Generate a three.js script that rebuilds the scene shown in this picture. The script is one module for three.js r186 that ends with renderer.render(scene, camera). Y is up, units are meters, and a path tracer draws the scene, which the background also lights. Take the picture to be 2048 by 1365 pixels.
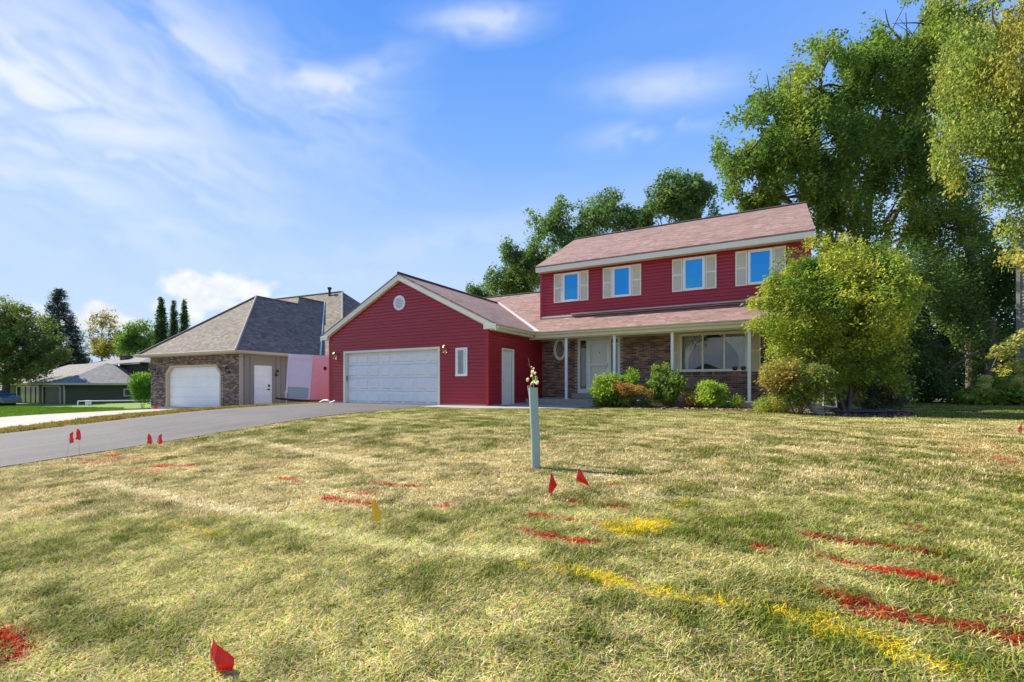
import * as THREE from 'three';
import { RoundedBoxGeometry } from 'three/addons/geometries/RoundedBoxGeometry.js';

// World: x runs along the red house's front (right is +), y is up, the camera looks towards -z. Metres.
const EYE = 1.4;
const scene = new THREE.Scene();
const camera = new THREE.PerspectiveCamera(71.7, 2048 / 1365, 0.1, 900);
camera.position.set(0, EYE, 0);
camera.rotation.y = THREE.MathUtils.degToRad(28.768);
camera.setViewOffset(2048, 1365, 0, -90.8, 2048, 1365);
camera.updateProjectionMatrix();

const renderer = new THREE.WebGLRenderer({ antialias: true });
renderer.toneMapping = THREE.LinearToneMapping;
renderer.toneMappingExposure = 2.1;
renderer.shadowMap.enabled = true;

// random numbers and noise
function rng(seed) { let a = seed >>> 0; return () => { a = (a + 0x6D2B79F5) >>> 0; let t = a; t = Math.imul(t ^ (t >>> 15), t | 1); t ^= t + Math.imul(t ^ (t >>> 7), t | 61); return ((t ^ (t >>> 14)) >>> 0) / 4294967296; }; }
const hash = (x, y, s) => { let h = Math.imul(x, 374761393) ^ Math.imul(y, 668265263) ^ Math.imul(s, 1274126177); h = Math.imul(h ^ (h >>> 13), 1274126177); return ((h ^ (h >>> 16)) >>> 0) / 4294967296; };
function vnoise(x, y, s = 0) { const ix = Math.floor(x), iy = Math.floor(y), fx = x - ix, fy = y - iy, a = fx * fx * (3 - 2 * fx), b = fy * fy * (3 - 2 * fy); return (hash(ix, iy, s) * (1 - a) + hash(ix + 1, iy, s) * a) * (1 - b) + (hash(ix, iy + 1, s) * (1 - a) + hash(ix + 1, iy + 1, s) * a) * b; }
function fbm(x, y, o = 4, s = 0) { let t = 0, a = 0.5, n = 0; for (let i = 0; i < o; i++) { t += a * vnoise(x, y, s + i); n += a; x = x * 2.03 + 17.1; y = y * 2.03 + 5.3; a *= 0.5; } return t / n; }
const clamp = (x, a = 0, b = 1) => Math.min(b, Math.max(a, x));
const sstep = (x, a, b) => { const t = clamp((x - a) / (b - a)); return t * t * (3 - 2 * t); };
const mix = (a, b, t) => a + (b - a) * t;
const mix3 = (a, b, t) => [mix(a[0], b[0], t), mix(a[1], b[1], t), mix(a[2], b[2], t)];

// the sun: from the left, a little in front of the house fronts
const SUN = new THREE.Vector3(-Math.cos(0.03), 0.82, Math.sin(0.03)).normalize();
const sun = new THREE.DirectionalLight(new THREE.Color(1, 0.93, 0.80), 4.5);
sun.name = 'sun'; sun.position.copy(SUN).multiplyScalar(80).add(new THREE.Vector3(-6, 0, -14));
sun.target.position.set(-6, 0, -14); sun.castShadow = true; sun.shadow.radius = 1;
Object.assign(sun.shadow.camera, { left: -60, right: 60, top: 60, bottom: -60, near: 1, far: 250 }); sun.shadow.mapSize.set(4096, 4096);
scene.add(sun, sun.target);

// the sky: blue air, thin streaks of high cloud all round, and heaps of cloud low down
function makeSky() {
  const W = 2048, H = 1024, d = new Float32Array(W * H * 4), R = Math.PI / 180;
  const wisps = [  // azimuth, height, half length, half width, tilt, strength
    [...[-164.3, 28.5], 12, 5, -14, 0.6], [...[-153.1, 30.3], 15, 4.2, -17, 0.62], [...[-163.4, 23.7], 14, 7.5, -20, 0.85], [...[-162.8, 20], 11, 1.6, 3, 0.85], [...[-158.8, 22.5], 9, 1.7, 8, 0.7], [...[-156.2, 24.3], 12, 3, -22, 0.55], [...[-140.9, 30.4], 6, 2.2, 6, 0.85], [...[-137.2, 31.8], 6, 1.6, 24, 0.5], [...[-152.2, 24.2], 9, 1.0, 4, 0.4],
    [...[-122.3, 37.7], 5, 1.2, 4, 0.75], [...[-100.8, 31.2], 6, 1.6, -4, 0.5], [...[-101.9, 27.6], 5.5, 1.2, 6, 0.5], [...[-165.2, 17.3], 9, 3, -4, 0.6], [...[-126.2, 17.1], 16, 2.4, 8, 0.22], [...[-156.2, 17.4], 12, 1.2, 0, 0.15], [...[-138.8, 12.8], 12, 1.8, 0, 0.25]];
  const heaps = [[...[-148.7, 9.8], 3.4], [...[-150.7, 10.1], 2.6], [...[-153.3, 10.2], 2.4], [...[-154.5, 9.8], 1.8], [...[-146.8, 9.6], 2.6], [...[-144.9, 9.3], 1.8], [...[-155.1, 7.7], 2.2], [...[-152.2, 8.2], 3.6], [...[-149.2, 7.7], 4],
    [...[-159.3, 6.3], 2.6], [...[-160.5, 5.8], 2.2], [...[-158.3, 6.2], 1.6], [...[-164.3, 5.6], 2.4]];
  const AIR = [[0, [0.62, 0.77, 0.97]], [6, [0.58, 0.74, 0.97]], [15, [0.44, 0.64, 0.97]], [26, [0.22, 0.45, 0.95]], [38, [0.115, 0.33, 0.91]], [60, [0.07, 0.25, 0.85]], [90, [0.06, 0.22, 0.8]]];
  const r = rng(77);
  for (let i = 0; i < 36; i++) { const az = -66 + r() * 255; wisps.push([az > 180 ? az - 360 : az, 8 + r() * 50, 6 + r() * 14, 1.5 + r() * 4, (r() - 0.5) * 50, 0.35 + r() * 0.5]); }
  for (let i = 0; i < 44; i++) { const az = -66 + r() * 255, el = 4 + r() * 9; heaps.push([az > 180 ? az - 360 : az, el, 1.6 + r() * 3]); }
  for (let row = 0; row < H; row++) {
    const up = ((row + 0.5) / H - 0.5) * 180, e = Math.max(0, up);
    let q0 = 0; while (q0 < AIR.length - 2 && e > AIR[q0 + 1][0]) q0++; const t = clamp((e - AIR[q0][0]) / (AIR[q0 + 1][0] - AIR[q0][0]));
    const clear = mix3(AIR[q0][1], AIR[q0 + 1][1], t);
    for (let col = 0; col < W; col++) {
      const az = ((col + 0.5) / W - 0.5) * 360, c = Math.cos(up * R), x = Math.cos(az * R) * c, z = Math.sin(az * R) * c, y = Math.sin(up * R);
      let a = 0, b = 0, bright = 1;
      if (up > 0) {
        for (const [wa, we, L, S, tilt, k] of wisps) {
          let da = az - wa; if (da > 180) da -= 360; if (da < -180) da += 360; da *= c; const de = up - we;
          if (Math.abs(da) > 2 * L + 4 || Math.abs(de) > 2 * L) continue;
          const p = da * Math.cos(tilt * R) + de * Math.sin(tilt * R), q = -da * Math.sin(tilt * R) + de * Math.cos(tilt * R);
          const g = Math.exp(-(p * p) / (L * L) - (q * q) / (S * S)); if (g < 0.02) continue;
          const n = fbm(p * 0.13 + wa + fbm(p * 0.22, q * 0.3, 3, 3) * 2.2, q * 0.42 + we + fbm(p * 0.3, q * 0.3, 2, 5) * 0.8, 4, 11);
          a = Math.max(a, k * Math.sqrt(g) * g ** 0.3 * sstep(n, 0.12, 0.8));
        }
        const k = 0.5 / (y + 0.12); a = Math.max(a, 0.07 * sstep(fbm(x * k * 2 + 9, z * k * 5 + 3, 5, 31), 0.45, 0.8));
        for (const [ha, he, s] of heaps) {
          let da = az - ha; if (da > 180) da -= 360; if (da < -180) da += 360; const de = up - he;
          if (Math.abs(da) > 9 || Math.abs(de) > 9) continue;
          const n = fbm(az * 0.55 + 300, up * 0.7 + 60, 5, 41) - 0.5, f = 1 - Math.hypot(da, de * 1.5) / s + n * 2.1;
          b = Math.max(b, sstep(f, 0.0, 0.75));
        }
        b *= sstep(up, 0, 3) * 0.8; bright = 0.74 + 0.42 * fbm(az * 0.8 + 40, up * 1.0, 5, 51);
      }
      const i = (row * W + col) * 4, C = [0.90, 0.94, 1.0];
      const air = mix3(clear, C, clamp(a)), cl = [0.98 * bright, 0.98 * bright, 1.0 * bright];
      const o = up > 0 ? mix3(air, cl, b) : [0.3, 0.31, 0.26];
      for (let q = 0; q < 3; q++) d[i + q] = o[q] * 0.505; d[i + 3] = 1;
    }
  }
  const tex = new THREE.DataTexture(d, W, H, THREE.RGBAFormat, THREE.FloatType);
  tex.mapping = THREE.EquirectangularReflectionMapping; tex.magFilter = tex.minFilter = THREE.LinearFilter; tex.needsUpdate = true;
  return tex;
}
const skyTex = makeSky();
scene.background = skyTex; scene.environment = skyTex;

// ---------- naming and building helpers
const taken = new Map();
function numbered(name) { const n = taken.get(name) ?? 0; taken.set(name, n + 1); return n ? name + '_' + String(n).padStart(3, '0') : name; }
const originOf = new WeakMap();
function shade(o) { o.castShadow = true; o.receiveShadow = true; return o; }
function thing(name, label, category, base = [0, 0, 0], turn = 0, group, local = false) {
  const o = new THREE.Group(); o.name = numbered(name); o.position.set(...base); o.rotation.y = turn;
  o.userData = { label, category }; if (group) o.userData.group = group;
  originOf.set(o, local ? new THREE.Vector3() : new THREE.Vector3(...base)); scene.add(o); return o;
}
function flat(g) { const n = g.index ? g.toNonIndexed() : g; for (const k of Object.keys(n.attributes)) if (!['position', 'normal', 'uv', 'color'].includes(k)) n.deleteAttribute(k); return n; }
function merge(list) {
  const gs = list.flat(9).map(flat), n = gs.reduce((t, g) => t + g.attributes.position.count, 0), out = new THREE.BufferGeometry(), col = gs.every((g) => g.attributes.color);
  for (const [k, s] of [['position', 3], ['normal', 3], ['uv', 2], ...(col ? [['color', 3]] : [])]) {
    const a = new Float32Array(n * s); let at = 0;
    for (const g of gs) { const v = g.attributes[k]; if (v) a.set(v.array.subarray(0, v.count * s), at); at += g.attributes.position.count * s; }
    out.setAttribute(k, new THREE.BufferAttribute(a, s));
  }
  return out;
}
// geometries are given in world metres (or in the thing's own axes); the part is moved back to its thing's base
function part(name, geoms, m, parent, label) {
  const g = merge([geoms]); let o = originOf.get(parent); if (o && (o.x || o.y || o.z)) g.translate(-o.x, -o.y, -o.z);
  const mesh = shade(new THREE.Mesh(g, m)); mesh.name = name; if (label) mesh.userData.label = label;
  originOf.set(mesh, o ?? new THREE.Vector3()); parent.add(mesh); return mesh;
}
function solo(name, geoms, m, label, category, base, group, kind) {
  const g = merge([geoms]); if (base) g.translate(-base[0], -base[1], -base[2]);
  const o = shade(new THREE.Mesh(g, m)); o.name = kind === 'structure' ? name : numbered(name); if (base) o.position.set(...base);
  if (label) o.userData.label = label; if (category) o.userData.category = category; if (group) o.userData.group = group; if (kind) o.userData.kind = kind; scene.add(o); return o;
}
// uv in metres, taken from the axis each face looks along
function uvm(g) {
  g = flat(g); const p = g.attributes.position, n = g.attributes.normal, uv = new Float32Array(p.count * 2);
  for (let i = 0; i < p.count; i++) { const ax = Math.abs(n.getX(i)), ay = Math.abs(n.getY(i)), az = Math.abs(n.getZ(i)); if (ay > ax && ay > az) { uv[2 * i] = p.getX(i); uv[2 * i + 1] = p.getZ(i); } else if (ax > az) { uv[2 * i] = p.getZ(i); uv[2 * i + 1] = p.getY(i); } else { uv[2 * i] = p.getX(i); uv[2 * i + 1] = p.getY(i); } }
  g.setAttribute('uv', new THREE.BufferAttribute(uv, 2)); return g;
}
function box(x0, x1, y0, y1, z0, z1, r = 0) {
  const a = Math.abs(x1 - x0), b = Math.abs(y1 - y0), c = Math.abs(z1 - z0);
  const g = r ? new RoundedBoxGeometry(a, b, c, 1, Math.min(r, a / 2.2, b / 2.2, c / 2.2)) : new THREE.BoxGeometry(a, b, c);
  g.translate((x0 + x1) / 2, (y0 + y1) / 2, (z0 + z1) / 2); return uvm(g);
}
// a closed convex solid from polygons (arrays of points), flat faces turned outwards
function convex(faces) {
  const c = new THREE.Vector3(); let n = 0; for (const f of faces) for (const p of f) { c.x += p[0]; c.y += p[1]; c.z += p[2]; n++; } c.divideScalar(n);
  const pos = [], nor = [], A = new THREE.Vector3(), B = new THREE.Vector3(), N = new THREE.Vector3();
  for (const f of faces) for (let i = 1; i < f.length - 1; i++) {
    let [p, q, r] = [f[0], f[i], f[i + 1]]; A.set(q[0] - p[0], q[1] - p[1], q[2] - p[2]); B.set(r[0] - p[0], r[1] - p[1], r[2] - p[2]); N.crossVectors(A, B); if (N.lengthSq() < 1e-16) continue; N.normalize();
    if (N.x * (p[0] - c.x) + N.y * (p[1] - c.y) + N.z * (p[2] - c.z) < 0) { N.negate(); [q, r] = [r, q]; }
    pos.push(...p, ...q, ...r); for (let k = 0; k < 3; k++) nor.push(N.x, N.y, N.z);
  }
  const g = new THREE.BufferGeometry(); g.setAttribute('position', new THREE.Float32BufferAttribute(pos, 3)); g.setAttribute('normal', new THREE.Float32BufferAttribute(nor, 3)); g.setAttribute('uv', new THREE.Float32BufferAttribute(new Float32Array(pos.length / 3 * 2), 2)); return g;
}
function hull(bottom, top) { return uvm(convex([bottom, top, ...bottom.map((p, i) => { const j = (i + 1) % bottom.length; return [p, bottom[j], top[j], top[i]]; })])); }
// a roof plane: a polygon with thickness, uv in metres along the eave and up the slope
function roofSlab(pts, thick = 0.06) {
  const v = pts.map((p) => new THREE.Vector3(...p)), n = new THREE.Vector3(); for (let i = 1; i < v.length - 1; i++) n.add(new THREE.Vector3().crossVectors(v[i].clone().sub(v[0]), v[i + 1].clone().sub(v[0]))); n.normalize(); if (n.y < 0) n.negate();
  const e = new THREE.Vector3(-n.z, 0, n.x).normalize(), s = new THREE.Vector3().crossVectors(n, e); if (s.y < 0) s.negate();
  const low = pts.map((p) => [p[0], p[1] - thick, p[2]]), g = convex([pts, low, ...pts.map((p, i) => { const j = (i + 1) % pts.length; return [p, pts[j], low[j], low[i]]; })]);
  const P = g.attributes.position, uv = g.attributes.uv; for (let i = 0; i < P.count; i++) { const q = new THREE.Vector3().fromBufferAttribute(P, i); uv.setXY(i, q.dot(e), q.dot(s)); } return g;
}
function tube(points, r0, r1, seg = 6, step = 6, uvk = 1) {
  const curve = points.length === 2 ? new THREE.LineCurve3(new THREE.Vector3(...points[0]), new THREE.Vector3(...points[1])) : new THREE.CatmullRomCurve3(points.map((p) => new THREE.Vector3(...p)));
  const g = new THREE.TubeGeometry(curve, step, 1, seg, false), P = g.attributes.position, c = new THREE.Vector3(), uv = g.attributes.uv, L = curve.getLength();
  for (let i = 0; i <= step; i++) { curve.getPointAt(i / step, c); const r = mix(r0, r1, i / step); for (let j = 0; j <= seg; j++) { const k = i * (seg + 1) + j; P.setXYZ(k, c.x + (P.getX(k) - c.x) * r, c.y + (P.getY(k) - c.y) * r, c.z + (P.getZ(k) - c.z) * r); uv.setXY(k, (j / seg) * Math.max(0.1, r0 * 6) * uvk, (i / step) * L * uvk); } }
  return flat(g);
}
function cyl(a, b, r, seg = 10) { return merge([tube([a, b], r, r, seg, 1), cap(a, b, r, seg), cap(b, a, r, seg)]); }
function cap(a, b, r, seg) { const g = new THREE.CircleGeometry(r, seg), d = new THREE.Vector3(a[0] - b[0], a[1] - b[1], a[2] - b[2]).normalize(); g.applyQuaternion(new THREE.Quaternion().setFromUnitVectors(new THREE.Vector3(0, 0, 1), d)); g.translate(...a); return flat(g); }
function lathe(pts, [x, y, z], seg = 14) { const g = new THREE.LatheGeometry(pts.map((p) => new THREE.Vector2(...p)), seg); g.translate(x, y, z); return flat(g); }

// ---------- materials and textures
const lin = (c) => new THREE.Color().setRGB(c[0], c[1], c[2]);
const M = (c, roughness = 0.7, o = {}) => new THREE.MeshPhysicalMaterial({ color: lin(c), roughness, side: THREE.DoubleSide, ...o });
function texture(w, h, f, srgb = true, rx = 1, ry = 1) {
  const d = new Uint8Array(w * h * 4); for (let y = 0; y < h; y++) for (let x = 0; x < w; x++) { const c = f(x, y), i = (y * w + x) * 4; d[i] = clamp(c[0]) * 255; d[i + 1] = clamp(c[1]) * 255; d[i + 2] = clamp(c[2]) * 255; d[i + 3] = 255; }
  const t = new THREE.DataTexture(d, w, h); if (srgb) t.colorSpace = THREE.SRGBColorSpace; t.wrapS = t.wrapT = THREE.RepeatWrapping; t.magFilter = THREE.LinearFilter; t.minFilter = THREE.LinearMipmapLinearFilter; t.generateMipmaps = true; t.repeat.set(rx, ry); t.needsUpdate = true; return t;
}
// noise that joins at the edges of its tile
function tnoise(x, y, n, s, o = 4) { let t = 0, a = 0.5, k = 0; for (let i = 0; i < o; i++) { const px = x * n, py = y * n, ix = Math.floor(px), iy = Math.floor(py), fx = px - ix, fy = py - iy, u = fx * fx * (3 - 2 * fx), v = fy * fy * (3 - 2 * fy), m = (q) => ((q % n) + n) % n; t += a * ((hash(m(ix), m(iy), s + i) * (1 - u) + hash(m(ix + 1), m(iy), s + i) * u) * (1 - v) + (hash(m(ix), m(iy + 1), s + i) * (1 - u) + hash(m(ix + 1), m(iy + 1), s + i) * u) * v); k += a; a *= 0.5; n *= 2; } return t / k; }
const toS = (c) => c.map((v) => (v <= 0.0031308 ? v * 12.92 : 1.055 * Math.pow(v, 1 / 2.4) - 0.055));
// asphalt shingles: rows of tabs of several tones with mineral grain; 4.06 m square
function shingles(tones, seed) {
  const N = 1024, rows = 32, r = rng(seed), tab = [];
  for (let k = 0; k < rows; k++) { const cuts = []; let x = r() * 0.05; while (x < 1) { cuts.push([x, tones[Math.floor(r() * tones.length)], 0.82 + r() * 0.36, r()]); x += 0.03 + r() * 0.05; } tab.push(cuts); }
  const find = (k, u) => { const c = tab[k]; let b = c[c.length - 1]; for (const q of c) { if (q[0] > u) break; b = q; } return b; };
  const map = texture(N, N, (x, y) => { const v = y / N * rows, k = Math.floor(v), b = find(k, x / N), g = 0.78 + 0.44 * hash(x, y, seed), l = 0.85 + 0.3 * tnoise(x / N, y / N, 5, seed + 7); return toS(b[1].map((c) => c * b[2] * g * l)); }, true, 1 / 4.064, 1 / 4.064);
  const bump = texture(N, N, (x, y) => { const v = y / N * rows, k = Math.floor(v), f = v - k, b = find(k, x / N), h = (1 - f) * 0.6 + (b[3] > 0.5 ? 0.25 : 0) + 0.15 * hash(x, y, seed + 3); return [h, h, h]; }, false, 1 / 4.064, 1 / 4.064);
  return new THREE.MeshPhysicalMaterial({ map, bumpMap: bump, bumpScale: 0.014, roughness: 0.95, side: THREE.DoubleSide });
}
const grainTex = (seed, lo, hi, n = 8, size = 512, m = 1.5) => texture(size, size, (x, y) => { const v = lo + (hi - lo) * (0.55 * tnoise(x / size, y / size, n, seed, 5) + 0.25 * tnoise(x / size, y / size, n * 8, seed + 9, 3) + 0.2 * hash(x, y, seed)); return [v, v, v]; }, false, 1 / m, 1 / m);
const dirtTex = grainTex(5, 0.80, 1.12, 3, 512, 3.1), roughTex = grainTex(15, 0.5, 1, 4, 256, 1.3);
const mats = {
  redSiding: M([0.33, 0.010, 0.022], 0.5, { map: dirtTex, roughnessMap: roughTex }),
  redTrim: M([0.36, 0.014, 0.02], 0.5),
  white: M([0.84, 0.84, 0.83], 0.4, { map: dirtTex }), whiteFrame: M([0.8, 0.8, 0.81], 0.35), doorWhite: M([0.82, 0.82, 0.82], 0.42, { map: dirtTex }),
  cream: M([0.72, 0.65, 0.46], 0.5, { map: dirtTex }), creamWhite: M([0.82, 0.76, 0.65], 0.5, { map: dirtTex }), shutter: M([0.82, 0.76, 0.67], 0.6, { map: dirtTex }),
  pinkShingle: shingles([[0.26, 0.148, 0.118], [0.23, 0.136, 0.11], [0.29, 0.178, 0.145], [0.205, 0.127, 0.106], [0.255, 0.168, 0.137]], 3),
  greyShingle: shingles([[0.185, 0.15, 0.108], [0.135, 0.115, 0.09], [0.23, 0.185, 0.132], [0.18, 0.158, 0.125]], 8),
  greyShingleFar: shingles([[0.20, 0.19, 0.18], [0.17, 0.165, 0.155], [0.23, 0.215, 0.20]], 19),
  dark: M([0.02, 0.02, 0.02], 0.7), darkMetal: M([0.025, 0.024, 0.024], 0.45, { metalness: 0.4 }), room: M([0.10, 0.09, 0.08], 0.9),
  mortar: M([0.46, 0.40, 0.33], 0.95, { map: dirtTex }),
  concrete: M([0.36, 0.32, 0.265], 0.9, { map: grainTex(25, 0.82, 1.12, 4, 512, 2.7), bumpMap: grainTex(26, 0, 1, 16, 256, 0.7), bumpScale: 0.002 }),
  asphalt: M([0.112, 0.098, 0.092], 0.9, { map: texture(1024, 1024, (x, y) => { const u = x / 1024, w = y / 1024, v = 0.62 + 0.5 * tnoise(u, w, 5, 35, 5) + 0.3 * (tnoise(u, w, 90, 36, 2) - 0.5) + 0.28 * (tnoise(u, w * 0.0 + 0.37, 24, 37, 3) - 0.5) + 0.25 * (hash(x, y, 38) - 0.5); return [v, v, v]; }, false, 1 / 6.3, 1 / 6.3), bumpMap: grainTex(36, 0, 1, 64, 512, 0.9), bumpScale: 0.004 }),
  brass: M([0.55, 0.33, 0.14], 0.3, { metalness: 0.9 }), steel: M([0.5, 0.5, 0.5], 0.35, { metalness: 0.9 }),
  lampGlass: M([0.9, 0.9, 0.86], 0.1, { transmission: 1, thickness: 0 }),
  glass: M([0.93, 0.93, 0.91], 0.02, { transmission: 1, thickness: 0, ior: 1.6 }),
  coatedGlass: M([0.03, 0.22, 0.50], 0.03, { metalness: 1 }),
  dimGlass: M([0.55, 0.6, 0.58], 0.03, { transmission: 0.75, thickness: 0, ior: 1.9 }),
  bark: M([0.12, 0.095, 0.075], 0.95, { bumpMap: grainTex(45, 0, 1, 8, 256, 0.5), bumpScale: 0.02, map: grainTex(46, 0.6, 1.35, 6, 256, 0.7) }),
  barkLight: M([0.24, 0.21, 0.17], 0.95, { bumpMap: grainTex(45, 0, 1, 8, 256, 0.5), bumpScale: 0.015, map: grainTex(46, 0.6, 1.35, 6, 256, 0.7) }),
};

// ---------- the ground
const PROFILE = [[-40, -1.6], [-12, -0.75], [-6, -0.36], [0, 0], [2.5, 0.15], [4.6, 0.29], [8.4, 0.57], [12, 0.66], [14.1, 0.68], [18, 0.70], [60, 0.75]];
function height(x, z) {
  const P = PROFILE, w = -z, n = P.length - 1; let y;
  if (w <= P[0][0]) y = P[0][1]; else if (w >= P[n][0]) y = P[n][1];
  else {
    let i = 0; while (w > P[i + 1][0]) i++;
    const sl = (k) => (k <= 0 ? (P[1][1] - P[0][1]) / (P[1][0] - P[0][0]) : k >= n ? 0 : (P[k + 1][1] - P[k - 1][1]) / (P[k + 1][0] - P[k - 1][0]));
    const [a, b] = [P[i], P[i + 1]], h = b[0] - a[0], t = (w - a[0]) / h, t2 = t * t, t3 = t2 * t;
    y = (2 * t3 - 3 * t2 + 1) * a[1] + (t3 - 2 * t2 + t) * sl(i) * h + (-2 * t3 + 3 * t2) * b[1] + (t3 - t2) * sl(i + 1) * h;
  }
  if (x < -17) y -= 1.3 * (1 - Math.exp(-(-17 - x) / 22));
  return y;
}
const bumpy = (x, z) => height(x, z) + (fbm(x * 0.7, z * 0.7, 3, 61) - 0.5) * 0.03;
const inside = (poly, x, z) => { let c = false; for (let i = 0, j = poly.length - 1; i < poly.length; j = i++) { const [a, b] = poly[i], [p, q] = poly[j]; if ((b > z) !== (q > z) && x < ((p - a) * (z - b)) / (q - b) + a) c = !c; } return c; };
// outlines on the ground, [x, z]
const DRIVE = [[-10.75, -14.05], [-10.6, -12.2], [-10.5, -8], [-10.35, -4], [-10.2, 0], [-9.6, 4], [-8.6, 9], [-18.2, 9], [-17.0, 4], [-16.2, 0], [-16.1, -4], [-16.4, -9], [-16.9, -13.2], [-17.0, -14.05]];
const WALK = [[-10.75, -14.1], [-10.68, -12.75], [-8.2, -12.7], [-6.6, -13.3], [-5.7, -14.2], [-5.35, -15.4], [-5.3, -17], [-8.66, -17], [-8.66, -14.1]];
const NDRIVE = [[-31.4, -13.9], [-23.75, -14.35], [-22.8, -14.0], [-21.4, -11], [-19.9, -7.5], [-18.9, -4.7], [-18.6, -1], [-18.9, 6], [-31, 6], [-31.6, -2], [-32.2, -7.6], [-31.8, -10]];
const BED = [[-5.3, -17], [-5.3, -15.25], [-3.2, -15.05], [-1.2, -14.9], [0.2, -14.6], [0.9, -13.7], [2.2, -13.5], [3.1, -14.1], [3.3, -17]];
const onHouse = (x, z) => (x > -16.9 && x < -8.5 && z < -14) || (x > -17 && x < 1.4 && z < -16.9 && z > -28);
const onNeighbour = (x, z) => x < -23.3 && x > -40 && z < -14.1 && z > -34;
const hard = (x, z) => inside(DRIVE, x, z) || inside(WALK, x, z) || inside(NDRIVE, x, z) || onHouse(x, z) || onNeighbour(x, z);

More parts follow.
